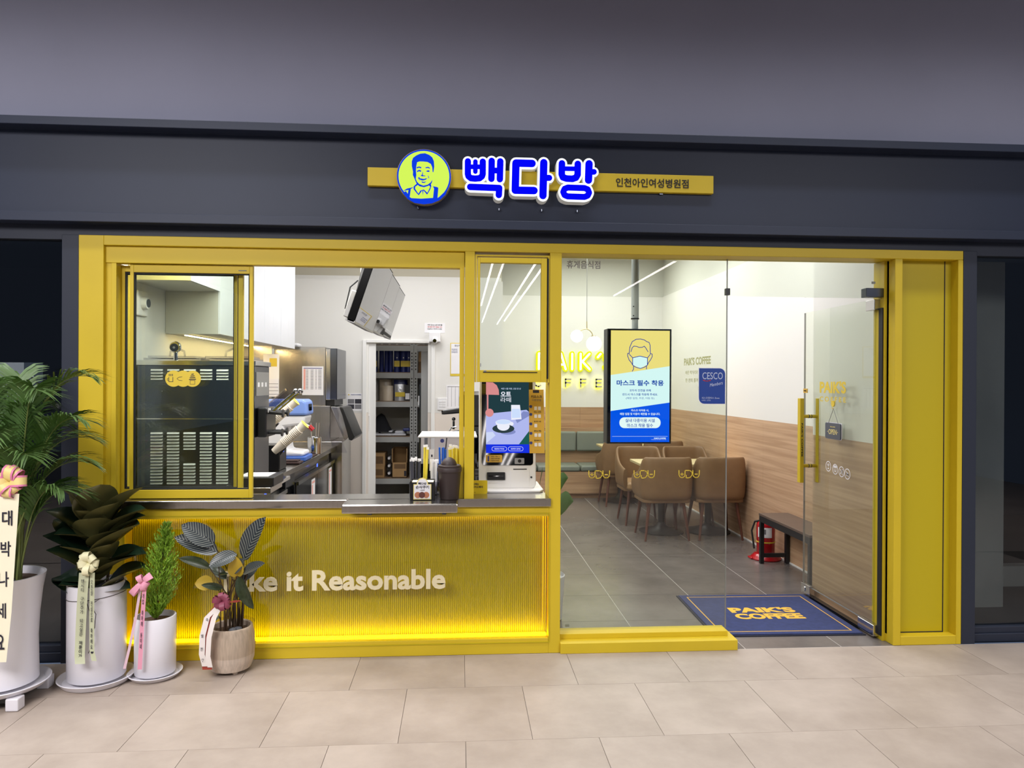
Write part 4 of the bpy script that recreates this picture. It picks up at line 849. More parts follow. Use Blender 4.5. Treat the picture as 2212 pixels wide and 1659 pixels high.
def pouch(x, y, w, h, z, m, lab, grp, band=None, nm='coffee_pouch', d=.07):
    t = thing(nm, lab, 'bag', (x, y, z), 0, grp)
    mb = MB(); ro = []
    for k in range(5):
        tt = k/4; dd = d*(1-tt**2*.9); ro.append([(x-w/2, y, z+h*tt), (x-w/4, y-dd/2, z+h*tt), (x+w/4, y-dd/2, z+h*tt), (x+w/2, y, z+h*tt), (x+w/4, y+dd/2, z+h*tt), (x-w/4, y+dd/2, z+h*tt), (x-w/2, y, z+h*tt)])
    mb.grid(ro[::-1]); mb.add([p for p in ro[0][:6]], [(0,1,2,3,4,5)]); mb.build('bag_body', m, t, smooth='all')
    if band: 
        MB().box(x-w*.42, x+w*.42, y-d/2-.004, y-d/2, z+h*.25, z+h*.52).build('label_band', band, t)
        MB().disc(x, z+h*.66, w*.09, y-d/2+.004, y-d/2-.002, 10).build('valve', 'pouch_silver', t)
places = ('leftmost', 'second', 'third', 'fourth', 'fifth', 'sixth', 'seventh')
for i, x in enumerate((-1.145, -1.05, -.985, -.93, -.845, -.76, -.69)):
    thin = i in (1, 2, 3)
    pouch(x, 5.52, .06 if thin else .085, .29, TZ[3], 'pouch_blue', '%s dark blue pouch%s on the upper rack shelf' % (places[i], ' seen edge on' if thin else ' with a yellow band'), 'blue pouches on the rack', None if thin else 'pouch_yellow')
pouch(-1.16, 5.52, .13, .27, TZ[2], 'pouch_silver', 'silver grey powder bag at the left end of the bag shelf', 'bags on the middle shelf', None, 'powder_bag', .1)
pouch(-1.0, 5.55, .16, .28, TZ[2], 'bag_clear', 'clear bag of beige powder standing behind another', 'bags on the middle shelf', None, 'powder_bag', .1)
pouch(-.96, 5.47, .14, .2, TZ[2], 'bag_clear', 'small crumpled clear bag of beige powder in front', 'bags on the middle shelf', None, 'powder_bag', .09)
pouch(-.80, 5.56, .18, .28, TZ[2], 'pouch_blue', 'dark blue bag standing behind a silver one', 'bags on the middle shelf', None, 'powder_bag', .08)
pouch(-.80, 5.48, .15, .22, TZ[2], 'pouch_silver', 'silver bag with a yellow band before the dark blue bag', 'bags on the middle shelf', 'pouch_yellow', 'powder_bag', .07)
o = thing('small_carton', 'small black carton right of the silver bag', 'box', (-.69, 5.52, TZ[2])); MB().box(-.735, -.668, 5.45, 5.6, TZ[2], TZ[2]+.21).build('carton', 'black_plastic', o); MB().box(-.73, -.675, 5.448, 5.45, TZ[2]+.02, TZ[2]+.1).build('carton_label', 'paper', o)
mb = MB(); rr = []
for i in range(9):
    row = []
    for j in range(7):
        u = i/8; v = j/6; hgt = .23*(math.sin(PI*min(1, u*1.15+.0))**.8 if 0 < u < .87 else 0)*math.sin(PI*v)**.6*(1+.12*math.sin(9*u+5*v))
        row.append((-1.24+.36*u, 5.45+.34*v, TZ[1]+.05+hgt))
    rr.append(row)
o = mb.grid(rr).build('folded_jacket', 'black_cloth', smooth='all'); tag(o, 'heap of black clothing on the white bags', 'clothing')
for i, (x, z, w) in enumerate(((-1.16, 0, .17), (-1.0, 0, .18), (-.82, 0, .2), (-1.15, .03, .14), (-.98, .035, .16), (-.8, .03, .14))):
    o = MB().box(x-w/2, x+w/2, 5.44+.01*i, 5.7, TZ[1]+z, TZ[1]+z+.03).build('white_parcel', 'white_bag', bevel=.012, segs=3)
    tag(o, '%s flat white parcel, %s layer, on the clothing shelf' % (('left', 'middle', 'right')[i % 3], ('lower', 'upper')[i//3]), 'parcel', 'white parcels on the rack')
o = MB().box(-.76, -.67, 5.43, 5.6, TZ[1]+.062, TZ[1]+.1).build('blue_parcel', 'pouch_blue', bevel=.01); tag(o, 'flat dark blue parcel at the right end of the clothing shelf', 'parcel')
def carton(x0, x1, z0, z1, lab, opened=False, y0=5.44):
    t = thing('cardboard_box', lab, 'box', ((x0+x1)/2, y0+.17, z0), 0, 'cardboard boxes on the bottom shelf')
    if opened:
        MB().box(x0, x1, y0, y0+.01, z0, z0+.2).box(x0, x0+.008, y0, y0+.34, z0, z1).box(x1-.008, x1, y0, y0+.34, z0, z1).box(x0, x1, y0+.33, y0+.34, z0, z1).box(x0, x1, y0, y0+.34, z0, z0+.008).build('carton', 'cardboard', t)
        MB().box(x0+.03, x1-.02, y0-.001, y0, z0+.12, z0+.18).build('print', 'cardboard_dark', t); MB().box(x1-.04, x1-.01, y0-.001, y0, z0+.02, z0+.09).build('print', 'print_dark', t)
    else:
        MB().box(x0, x1, y0, y0+.34, z0, z1).build('carton', 'cardboard', t, bevel=.002)
        MB().box(x0+.1, x1-.02, y0-.001, y0, z0+.03, z1-.04).build('print', 'cardboard_dark', t); text('∪' if z0 < .4 else '가', 'print_dark', t, x0+.03 if z0 < .4 else x1-.05, y0-.002, z0+.06, h=.04)
carton(-1.3, -1.0, TZ[0], TZ[0]+.15, 'lower of two closed cardboard boxes on the bottom shelf')
carton(-1.3, -.995, TZ[0]+.151, TZ[0]+.32, 'upper of two closed cardboard boxes on the bottom shelf')
carton(-.9, -.7, TZ[0], TZ[0]+.38, 'tall open cardboard box with a torn front on the bottom shelf', True, 5.42)
for i in range(3):
    o = thing('wrapped_roll', 'plastic wrapped white roll between the boxes, %s' % ('lowest', 'middle', 'uppermost')[i], 'roll', (-.945, 5.6, TZ[0]+.1*i), 0, 'wrapped rolls'); mb = MB(); mb.cyl((-.945, 5.5, TZ[0]+.048+.1*i), (-.945, 5.7, TZ[0]+.048+.1*i), .042, n=16); mb.build('roll', 'clear_plastic', o); mb = MB(); mb.cyl((-.945, 5.497, TZ[0]+.048+.1*i), (-.945, 5.71, TZ[0]+.048+.1*i), .018, n=10); mb.build('core', 'paper', o)
for i, x in enumerate((-1.1, -1.0, -.9, -.8, -.45)):
    o = thing('steel_bowl', 'shiny bowl lying on the top shelf of the rack, %s from the left' % places[i].replace('leftmost', 'first'), 'bowl', (x, 5.55, TZ[4]), 0, 'bowls on the top shelf')
    MB().lathe([(.03,TZ[4]),(.048,TZ[4]+.05),(.05,TZ[4]+.05),(.046,TZ[4]+.046)], (x,5.55,0), 16).build('bowl', 'clear_plastic', o, smooth=True); MB().lathe([(.047,TZ[4]+.05),(.052,TZ[4]+.054),(.048,TZ[4]+.056)], (x,5.55,0), 16).build('rim', 'steel_bright', o)
fz = thing('grey_locker', 'tall pale grey locker just inside the stock room', 'locker', (-.4, 5.2, 0))
MB().box(-.50, -.1, 5.0, 5.35, 0, 1.99).build('body', 'shelf_grey', fz, bevel=.004); MB().box(-.52, -.50, 5.0, 5.34, 0, 1.57).build('door', 'steel_dark', fz); MB().box(-.535, -.52, 5.02, 5.05, 1.3, 1.42).build('handle', 'white_plastic', fz)
o = thing('brown_carton_stack', 'two small brown cartons stacked beside the grey locker', 'box', (-.52, 5.6, TZ[3])); MB().box(-.56, -.42, 5.45, 5.7, TZ[3], TZ[3]+.14).build('carton', 'cardboard_dark', o); MB().box(-.56, -.42, 5.45, 5.7, TZ[3]+.141, TZ[3]+.27).build('carton', 'cardboard', o)

# espresso machine behind kiosk and post
wt = thing('bar_counter', 'inner service counter behind the kiosk and straws', 'counter', (.12, .75, 0))
MB().box(-.30, .42, .63, 1.55, .87, .912).build('worktop', 'steel', wt, bevel=.003); MB().box(-.28, .41, .65, 1.53, 0, .87).build('cabinet', 'white_paint', wt)
es = thing('espresso_machine', 'black and steel espresso machine behind the yellow window post', 'coffee machine', (.1, 1.25, .913))
MB().box(-.03, .42, 1.1, 1.5, .913, .96).build('drip_base', 'steel_bright', es, bevel=.006)
MB().box(.03, .4, 1.2, 1.5, .96, 1.5).build('body', 'black_gloss', es, bevel=.01); MB().box(-.01, .42, 1.08, 1.5, 1.27, 1.5).build('head', 'black_plastic', es, bevel=.012)
MB().box(.0, .42, 1.1, 1.5, 1.5, 1.53).build('cup_tray', 'steel_bright', es, bevel=.004)
for k, z in enumerate((1.225, 1.39)):
    mb = MB(); mb.cyl((.0, 1.12, z), (-.13, 1.10, z-.015), .022, .017, 14); mb.build('portafilter', 'black_plastic', es); mb = MB(); mb.cyl((-.128, 1.10, z-.015), (-.138, 1.1, z-.016), .018, n=12); mb.build('end_cap', 'chrome', es)
mb = MB(); mb.cyl((-.05, 1.13, 1.25), (-.05, 1.13, 1.31), .008, n=8); mb.ball((-.05, 1.13, 1.325), .014, 12); mb.build('steam_knob', 'black_plastic', es)
mb = MB(); mb.tube([(-.03, 1.1, 1.27), (-.07, 1.1, 1.26), (-.1, 1.1, 1.2), (-.11, 1.1, 1.08)], .005, 6); mb.build('steam_wand', 'chrome', es)
pt_ = thing('order_tablet', 'dark tilted order screen behind the kiosk post', 'tablet', (.16, .75, .913))
mb = MB(); mb.prism([(.70,1.02),(.72,1.015),(.84,1.17),(.82,1.18)], 'x', .115, .23); mb.build('screen', 'black_gloss', pt_); mb = MB(); mb.cyl((.17, .8, .913), (.17, .79, 1.1), .015, n=10); mb.build('stand', 'black_plastic', pt_); MB().box(.12, .23, .7, .9, .913, .925).build('foot', 'black_plastic', pt_)

# ================================================================== CAFE
def chair_proto():
    t = thing('tub_chair', 'x', 'chair', (0, 0, 0))
    W, D, th = .272, .27, .042                       # half width, half depth; faces +y
    path = []
    for i in range(6): path.append((W+.0*i, D*.86 - i*.075))
    x0, y0 = W, D*.86-.375; r = .13
    cx, cy = W-r, -D+r
    path = [(W-.012, .235), (W-.002, .15), (W, .07), (W, -.02), (W, cy)]
    for i in range(1, 6): a = -PI/2*i/5; path.append((cx+r*math.cos(a), cy+r*math.sin(a)))
    n_ = [( .07, -D), (0, -D-.004)]
    path += n_; path += [(-x, y) for x, y in path[:-1][::-1]]
    m = len(path); prof = []
    for i, (x, y) in enumerate(path):
        f = abs(i-(m-1)/2)/((m-1)/2)                 # 0 at the back, 1 at the arm tips
        top = .852 if f < .50 else (.852-.165*((f-.50)/.22)**1.3 if f < .72 else .687-.05*(f-.72)/.28)
        tx, ty = path[min(i+1, m-1)][0]-path[max(i-1, 0)][0], path[min(i+1, m-1)][1]-path[max(i-1, 0)][1]
        L = math.hypot(tx, ty); nx, ny = ty/L, -tx/L     # outward
        if nx*x + ny*(y-.0) < 0: nx, ny = -nx, -ny
        zb = .415 + .035*max(0, f-.75)*4*0
        prof.append([(x-nx*.03, y-ny*.03, zb), (x+nx*-.006, y+ny*-.006, zb+.02), (x, y, zb+.08), (x+nx*.008, y+ny*.008, (zb+top)/2), (x, y, top-.03), (x-nx*.01, y-ny*.01, top-.006), (x-nx*th*.5, y-ny*th*.5, top), (x-nx*(th-.01), y-ny*(th-.01), top-.006), (x-nx*th, y-ny*th, top-.03), (x-nx*(th+.006), y-ny*(th+.006), .6), (x-nx*(th+.004), y-ny*(th+.004), .44)])
    mb = MB(); mb.grid(prof[::-1])
    mb.add(prof[0], [tuple(range(len(prof[0])))]); mb.add(prof[-1], [tuple(range(len(prof[-1])-1, -1, -1))])
    s = mb.build('backrest', 'tan_leather', t, smooth='all')
    sm = s.modifiers.new('sub', 'SUBSURF'); sm.levels = 1; sm.render_levels = 1
    mb = MB(); mb.prism(rect_round(-.235, .235, -.225, .25, .07), 'z', .40, .485); mb.build('seat', 'seat_leather', t, bevel=.025, segs=3, smooth=True)
    mb = MB(); mb.prism(rect_round(-.25, .25, -.23, .225, .08), 'z', .385, .42); mb.build('seat_base', 'tan_leather', t, bevel=.008)
    for sx in (-1, 1):
        for sy in (-1, 1):
            mb = MB(); mb.cyl((sx*.225, sy*.215, 0), (sx*.175, sy*.165, .39), .011, .019, 12); mb.build('leg', 'leg_wood', t, smooth=True)
    return t
spots = [(2.09, 3.16, 0, 'tan tub chair with its back to the entrance, left one at the front tables'),
         (2.645, 3.16, 0, 'tan tub chair with its back to the entrance, nearest the black bench'),
         (2.075, 3.96, PI, 'tan tub chair facing the entrance across the left front table'),
         (2.63, 3.97, PI, 'tan tub chair facing the entrance at the wall side front table'),
         (2.09, 5.20, .04, 'tan tub chair with its back turned at the left rear table by the sofa'),
         (2.64, 5.20, -.03, 'tan tub chair at the rear table in the oak corner')]
pr = chair_proto()
for i, (x, y, a, lab) in enumerate(spots):
    c = pr if i == 0 else copy_tree(pr)
    c.location = (x, y, .001); c.rotation_euler = (0, 0, a); c['label'] = lab; c['group'] = 'tan tub chairs'
for i, (x, y, lab) in enumerate(((2.165, 3.44, 'pale topped pedestal table at the left of the front pair'), (2.675, 3.43, 'pale topped pedestal table against the wall, front pair'), (2.165, 5.46, 'pale topped pedestal table left of the rear pair before the sofa'), (2.675, 5.46, 'pale topped pedestal table in the rear corner'))):
    t = thing('cafe_table', lab, 'table', (x, y, 0), 0, 'pedestal tables')
    w = .282 if x < 2.5 else .235
    MB().box(x-w, x+w, y-.28, y+.28, .725, .752).build('table_top', 'table_top', t, bevel=.004)
    mb = MB(); mb.cyl((x, y, .06), (x, y, .725), .036, n=16); mb.build('column', 'black_metal', t, smooth=True)
    mb = MB(); mb.lathe([(.245,.001),(.25,.008),(.2,.022),(.09,.045),(.05,.075),(.04,.1)], (x, y, 0), 32, sx=.94); mb.build('base', 'black_metal', t, smooth=True)

sf = thing('sofa_bench', 'grey cushioned oak bench along the rear wall', 'bench', (1.7, 5.95, 0))
MB().box(.53, 2.915, 5.66, 6.175, .07, .37).box(.55, 2.9, 5.72, 6.175, 0, .07).build('base', 'oak_back', sf)
MB().box(.53, 2.915, 6.10, 6.178, .37, .95).build('back_board', 'oak_back', sf)
for k in range(4):
    a = .455+.6*k; a0 = max(a, .54); b0 = min(a+.595, 2.91)
    MB().box(a0+.003, b0, 5.65, 6.1, .372, .455).build('seat_cushion', 'sofa_grey', sf, bevel=.025, segs=3, smooth=True)
    MB().box(a0+.003-.0, b0, 6.02, 6.1, .62, .9).build('back_cushion', 'sofa_grey', sf, bevel=.025, segs=3, smooth=True)

# neon lettering on the rear wall
ns = thing('neon_sign', 'glowing yellow two-line neon sign on the rear cafe wall', 'sign', (1.9, 6.15, 1.5))
gl = {'P': [[(0,0),(0,1)],[(0,1),(.32,1),(.44,.88),(.44,.62),(.32,.5),(0,.5)]], 'A': [[(0,0),(.27,1),(.54,0)],[(.11,.3),(.43,.3)]], 'I': [[(0,0),(0,1)]], 'K': [[(0,0),(0,1)],[(.5,1),(.1,.5),(.52,0)]], "'": [[(.16,1),(0,.78)]], 'S': [[(.46,.86),(.34,1),(.14,1),(.02,.88),(.02,.66),(.14,.54),(.36,.46),(.48,.34),(.48,.12),(.36,0),(.12,0),(0,.14)]]}
H = .225; 
for ch, x in (('P', 1.12), ('A', 1.37), ('I', 1.603), ('K', 1.725), ("'", 1.975), ('S', 2.08)):
    a = MB(); b = MB()
    for st_ in gl[ch]:
        pts = [(x+u*H*1.15, 1.79+w*H) for u, w in st_]
        a.stroke(pts, .037, 6.178, 6.135, 4); b.stroke(pts, .0125, 6.135, 6.122, 6)
    L = a.build('neon_letter', 'neon_yellow', ns); b.build('neon_tube', 'neon_core', L)
gl2 = {'C': [[(.75,.85),(.5,1),(.2,.9),(0,.5),(.2,.1),(.5,0),(.75,.15)]], 'O': [[(.4,1),(.12,.85),(0,.5),(.12,.15),(.4,0),(.68,.15),(.8,.5),(.68,.85),(.4,1)]], 'F': [[(0,0),(0,1),(.65,1)],[(0,.52),(.58,.52)]], 'E': [[(.65,0),(0,0),(0,1),(.65,1)],[(0,.52),(.58,.52)]]}
for ch, x in (('C', 1.06), ('O', 1.27), ('F', 1.508), ('F', 1.728), ('E', 1.955), ('E', 2.18)):
    a = MB(); b = MB()
    for st_ in gl2[ch]:
        pts = [(x+u*.115, 1.539+w*.108) for u, w in st_]
        a.stroke(pts, .0125, 6.148, 6.128, 4); b.stroke(pts, .0095, 6.172, 6.155, 4)
    L = a.build('halo_letter', 'letter_grey', ns); b.build('halo_lamp', 'halo_yellow', L)

o = thing('pendant_lamp', 'brass pendant lamp with two white glass globes', 'lamp', (1.58, 4.8, 2.0))
MB().cyl((1.581, 4.8, 2.36), (1.581, 4.8, 3.4), .0035, n=6).build('cord', 'grey_metal', o)
MB().cyl((1.583, 4.8, 2.27), (1.581, 4.8, 2.37), .006, n=8).build('stem', 'brass', o)
arc = [(1.465, 4.8, 2.18), (1.475, 4.8, 2.215), (1.5, 4.8, 2.25), (1.54, 4.8, 2.272), (1.583, 4.8, 2.275), (1.62, 4.8, 2.255), (1.645, 4.8, 2.225), (1.66, 4.8, 2.18), (1.667, 4.8, 2.13)]
MB().tube(arc, .006, 8).build('arm', 'brass', o)
MB().ball((1.455, 4.8, 2.183-.083), .075, 28).build('globe', 'globe', o, smooth='all') if 0 else MB().ball((1.455, 4.8, 2.183), .077, 28).build('globe', 'globe', o, smooth='all')
MB().ball((1.673, 4.8, 2.09), .096, 28).build('globe', 'globe', o, smooth='all')
MB().lathe([(.035,0),(.03,.012),(.008,.016)], (1.668, 4.8, 2.178), 14).build('cap', 'brass', o)

# hanging notice screen behind the fixed glass
sc = thing('notice_screen', 'tall hanging screen showing a mask notice behind the fixed glass', 'screen', (1.15, .45, 1.2))
MB().box(.949, 1.374, .40, .52, 1.203, 1.952).build('case', 'black_plastic', sc, bevel=.004)
MB().box(.955, 1.368, .399, .40, 1.208, 1.947).build('bezel', 'black_gloss', sc)
mb = MB(); mb.cyl((1.145, .46, 2.02), (1.145, .46, 3.4), .025, n=18); mb.build('pole', 'pole_grey', sc, smooth=True)
mb = MB(); mb.cyl((1.145, .46, 1.95), (1.145, .46, 2.03), .021, n=18); mb.build('inner_pole', 'pole_grey', sc); mb = MB(); mb.cyl((1.145, .46, 2.018), (1.145, .46, 2.026), .027, n=18); mb.build('collar', 'black_plastic', sc)
for z in (2.04, 2.10): mb = MB(); mb.cyl((1.128, .437, z), (1.128, .43, z), .004, n=8); mb.build('bolt', 'black_plastic', sc)
X0, X1, Z0, Z1 = .972, 1.361, 1.214, 1.94
mp = MB().box(X0, X1, .3982, .399, Z0, Z1).build('picture', 'scr_yellow', sc)
def fx(u): return X0+(X1-X0)*u
def fz_(v): return Z1-(Z1-Z0)*v
def poly(nm, mat, pts, y): return MB().prism([(fx(u), fz_(v)) for u, v in pts][::-1], 'y', y, .3984).build(nm, mat, mp)
poly('pale_band', 'scr_pale', [(0,.40),(1,.318),(1,.66),(0,.728)], .3978)
poly('blue_band', 'scr_blue', [(0,.722),(1,.645),(1,1),(0,1)], .3976)
m = MB()
def ln(pts, r=.0022): m.stroke([(fx(u), fz_(v)) for u, v in pts], r, .3978, .3972, 4)
poly('mask', 'scr_pale', [(.37,.245),(.48,.23),(.505,.23),(.62,.245),(.62,.305),(.5,.338),(.38,.31)], .3977)
ln([(.31,.21),(.32,.15),(.36,.10),(.43,.078),(.5,.075),(.57,.085),(.61,.10),(.645,.105),(.665,.13),(.67,.21)]); ln([(.31,.205),(.285,.205),(.285,.23),(.31,.265),(.35,.29),(.37,.31)]); ln([(.67,.205),(.70,.21),(.70,.235),(.67,.265),(.64,.285),(.62,.31)])
ln([(.34,.19),(.36,.155),(.39,.14),(.44,.143),(.48,.152),(.53,.15),(.565,.14),(.59,.155),(.63,.19)]); ln([(.315,.215),(.37,.245),(.48,.23),(.505,.23),(.62,.245),(.665,.215)])
ln([(.37,.245),(.37,.31),(.42,.328),(.5,.34),(.57,.328),(.62,.31),(.62,.245)]); ln([(.385,.32),(.385,.345),(.365,.365)]); ln([(.605,.32),(.605,.345)])
m.build('portrait_line', 'scr_line', mp)
poly('pill', 'scr_white', [((z_-X0)/(X1-X0), (Z1-w_)/(Z1-Z0)) for z_, w_ in rect_round(fx(.15), fx(.85), fz_(.875), fz_(.778), .033, 6)], .3972)
def tx(t, u, v, w, h, mt, b=.015): text(t, mt, mp, fx(u), .3974, fz_(v), w=w*(X1-X0), h=h*(Z1-Z0), bold=b, ext=.0003)
tx('마스크 필수 착용', .5, .47, .80, .052, 'scr_text', .03); tx('모두의 안전을 위해', .5, .537, .36, .022, 'scr_text'); tx('반드시 마스크를 착용해 주세요.', .5, .573, .6, .022, 'scr_text'); tx('(매장 입장, 주문, 이동 등)', .5, .608, .48, .022, 'scr_text', .0)
tx('마스크 미착용 시,', .5, .716, .3, .021, 'scr_white'); tx('매장 입점 및 이용이 제한될 수 있습니다.', .5, .748, .68, .022, 'scr_white')
MB(); text('실내 다중이용 시설', 'scr_text', mp, fx(.5), .397, fz_(.806), w=.5*(X1-X0), h=.033*(Z1-Z0), bold=.015, ext=.0003); text('마스크 착용 필수', 'scr_text', mp, fx(.5), .397, fz_(.851), w=.44*(X1-X0), h=.033*(Z1-Z0), bold=.015, ext=.0003)
tx("PAIK'S COFFEE", .84, .966, .2, .012, 'scr_white', .03); poly('rule', 'scr_white', [(.03,.948),(.97,.948),(.97,.95),(.03,.95)], .3972)
tx('Copyright All rights reserved', .82, .978, .25, .006, 'scr_white', 0)

# lettering on the glass and walls
o = thing('glass_lettering', 'small grey lettering at the top of the fixed glass pane', 'lettering', (.742, .113, 2.3)); text('휴게음식점', 'print_grey', o, .742, .1138, 2.316, w=.205, h=.048, ext=.0003, bold=.01)
for i, x in enumerate((.845, 1.124, 1.404)):
    t = thing('line_sticker', 'yellow line-art glass sticker, %s of the row across the fixed pane' % ('left one', 'middle one', 'right one')[i], 'sticker', (x, .113, 1.02), 0, 'line-art glass stickers')
    m = MB(); q = lambda pts: m.stroke([(x+a*.064, 1.04+b*.024) for a, b in pts], .0026, .1138, .1132, 4)
    q([(-1,.95),(-1,-.2),(-.88,-.75),(-.7,-.9),(-.52,-.75),(-.42,-.3),(-.40,.95),(.05,.95),(.25,.6),(.3,0),(.2,-.6),(0,-.95),(-.3,-.95)]); q([(.35,.95),(.37,-.2),(.48,-.75),(.68,-.9),(.88,-.75),(.98,-.2),(1,.95)]); q([(-.3,-.95),(-.3,-.3)]); q([(-.82,0),(-.58,0)]); q([(-.7,.25),(-.7,-.25)]); q([(.56,0),(.8,0)])
    m.build('outline', 'sticker_yellow', t)
ce = thing('blue_sticker', 'dark blue pest control membership sticker on the fixed glass', 'sticker', (1.545, .113, 1.47))
MB().prism(rect_round(1.459, 1.629, 1.470, 1.694, .036, 6, (0, 1, 0, 1)), 'y', .1135, .1128).build('white_edge', 'sticker_white', ce)
MB().prism(rect_round(1.462, 1.626, 1.473, 1.691, .035, 6, (0, 1, 0, 1)), 'y', .1128, .1122).build('blue_face', 'sticker_blue', ce)
text('CESCO', 'sticker_silver', ce, 1.547, .1122, 1.645, w=.128, h=.042, bold=.0, ext=.0002); text('Members', 'sticker_silver', ce, 1.57, .1122, 1.595, w=.085, h=.02, ext=.0002, shear=.4, rot=.2)
text('세스코멤버스 Zone', 'sticker_silver', ce, 1.535, .1122, 1.509, w=.112, h=.013, ext=.0002); text('15호점 · 인천점', 'sticker_silver', ce, 1.507, .1122, 1.494, w=.055, h=.008, ext=.0002)
MB().stroke([(1.488,1.618),(1.505,1.612),(1.522,1.613),(1.535,1.618)], .0025, .1122, .1119, 4).build('red_mark', 'sticker_red', ce)
o = thing('wall_lettering', 'khaki lettering painted on the right cafe wall', 'lettering', (2.925, 4.6, 1.65)); text("PAIK'S COFFEE", 'khaki_print', o, 2.9295, 4.60, 1.876, w=1.02, h=.098, bold=.03, face='-x')
for t, z, c, w in (('바른 먹거리와 정직한 가격으로', 1.735, 4.5, 1.1), ('한 잔의 즐거움을 드립니다', 1.635, 4.5, 1.1), ('함께 나누는 커피', 1.535, 4.2, .7)): text(t, 'khaki_print', o, 2.9295, c, z, w=w, h=.05, face='-x')

# on the door
dl_ = thing('door_lettering', 'yellow shop lettering on the open glass door', 'lettering', (2.6, .65, 1.48))
def yz(t, m, yc, z, w, h, b=.02, par=dl_): text(t, m, par, 2.6025, yc, z, w=w, h=h, bold=b, face='-x', ext=.0003)
yz("PAIK'S", 'sticker_yellow', .665, 1.575, .36, .085, .04); yz('C O F F E E', 'sticker_yellow', .665, 1.49, .36, .036)
os_ = thing('open_sign', 'slate grey OPEN sign hanging on the glass door', 'sign', (2.58, .62, 1.22))
MB().prism(rect_round(.53, .735, 1.215, 1.325, .012), 'x', 2.588, 2.596).build('board', 'sign_slate', os_); MB().prism(rect_round(.526, .739, 1.211, 1.329, .014), 'x', 2.5965, 2.6).build('rim', 'sticker_white', os_)
text('OPEN', 'pale_yellow', os_, 2.588, .632, 1.264, w=.11, h=.036, bold=.005, face='-x'); text('WELCOME', 'pale_yellow', os_, 2.588, .632, 1.299, w=.07, h=.008, face='-x'); text('•', 'pale_yellow', os_, 2.588, .70, 1.264, h=.007, face='-x'); text('•', 'pale_yellow', os_, 2.588, .563, 1.264, h=.007, face='-x')
MB().tube([(2.594, .70, 1.325), (2.595, .635, 1.425), (2.594, .57, 1.325)], .0018, 5).build('string', 'grey_metal', os_)
mb = MB(); mb.cyl((2.596, .65, 1.46), (2.603, .65, 1.46), .022, n=16); mb.tube([(2.594, .65, 1.44), (2.588, .64, 1.425), (2.59, .62, 1.43)], .002, 5); mb.build('hook', 'sticker_yellow', os_)
for i, (yy, zz) in enumerate(((.715, 1.015), (.62, 1.005), (.535, .998), (.46, .992))):
    t = thing('door_icon_sticker', 'round white icon sticker on the door, %s' % ('wireless sign, first from the handle', 'drinks sign, second from the handle', 'third from the handle, crossed through', 'farthest from the handle, pet sign')[i], 'sticker', (2.602, yy, zz-.04), 0, 'round door stickers')
    ring = [(yy+.037*math.cos(2*PI*k/24), zz+.037*math.sin(2*PI*k/24)) for k in range(24)]; inner = [(yy+.031*math.cos(2*PI*k/24), zz+.031*math.sin(2*PI*k/24)) for k in range(24)]
    m = MB(); m.add([(2.602, a, b) for a, b in ring+inner], [(k, (k+1) % 24, (k+1) % 24+24, k+24) for k in range(24)])
    def bar(a, b, r=.003): 
        dx, dz = b[0]-a[0], b[1]-a[1]; L = math.hypot(dx, dz); nx, nz = -dz/L*r, dx/L*r
        m.add([(2.6018, yy-p[0]*.03, zz+p[1]*.03) for p in ((a[0]+nx/.03, a[1]+nz/.03), (b[0]+nx/.03, b[1]+nz/.03), (b[0]-nx/.03, b[1]-nz/.03), (a[0]-nx/.03, a[1]-nz/.03))], [(0,1,2,3)])
    if i == 0: bar((-.5,.35),(0,.6)); bar((0,.6),(.5,.35)); bar((-.3,.1),(0,.28)); bar((0,.28),(.3,.1)); bar((0,-.1),(0,.05)); bar((-.3,-.5),(.3,-.5), .005)
    elif i == 1: bar((0,.3),(0,.85), .022); bar((-.4,.1),(-.3,-.5)); bar((.4,.1),(.3,-.5)); bar((-.3,-.5),(.3,-.5))
    elif i == 2: bar((-.6,.6),(.6,-.6)); bar((.6,.6),(-.6,-.6)); bar((.25,.5),(.25,-.5), .005)
    else: bar((-.6,.6),(.6,-.6)); bar((-.3,0),(.4,.1), .008); bar((.3,.1),(.35,-.5)); bar((-.2,0),(-.25,-.5), .004)
    m.build('ring', 'sticker_white', t)
MAT = None
mt = thing('floor_mat', 'navy blue doormat with a yellow border and lettering', 'mat', (2.1, .63, 0), math.radians(-1.2))
def mloc(mb, nm, mat, par=None):
    o = bpy.data.objects.new(nm, mb.mesh(nm, mat)); COL.objects.link(o); o.parent = par or mt; return o
mloc(MB().box(-.49, .49, -.435, .44, .0005, .006), 'rubber_edge', 'mat_edge'); pile = mloc(MB().box(-.475, .475, -.42, .425, .006, .012), 'pile', 'mat_blue')
mloc(MB().box(-.43, .43, -.375, -.368, .012, .0125).box(-.43, .43, .372, .379, .012, .0125).box(-.43, -.423, -.37, .375, .012, .0125).box(.423, .43, -.37, .375, .012, .0125), 'border', 'mat_yellow', pile)
for t_, yy, w in (("PAIK'S", .06, .46), ('COFFEE', -.075, .47)):
    mloc(text(t_, 'mat_yellow', None, 0.01, yy, .012, w=w, h=.115, bold=.05, face='+z', merge=MB()), 'lettering', 'mat_yellow', pile)
bb = thing('low_bench', 'low black framed bench with a brown top beside the door', 'bench', (2.79, 1.6, 0))
MB().box(2.655, 2.925, 1.09, 2.04, .425, .445).build('bench_top', 'dark_wood', bb, bevel=.002)
MB().box(2.658, 2.69, 1.095, 2.035, .372, .424).box(2.89, 2.922, 1.095, 2.035, .372, .424).box(2.69, 2.89, 1.095, 1.127, .372, .424).box(2.69, 2.89, 2.003, 2.035, .372, .424).build('apron', 'black_metal', bb)
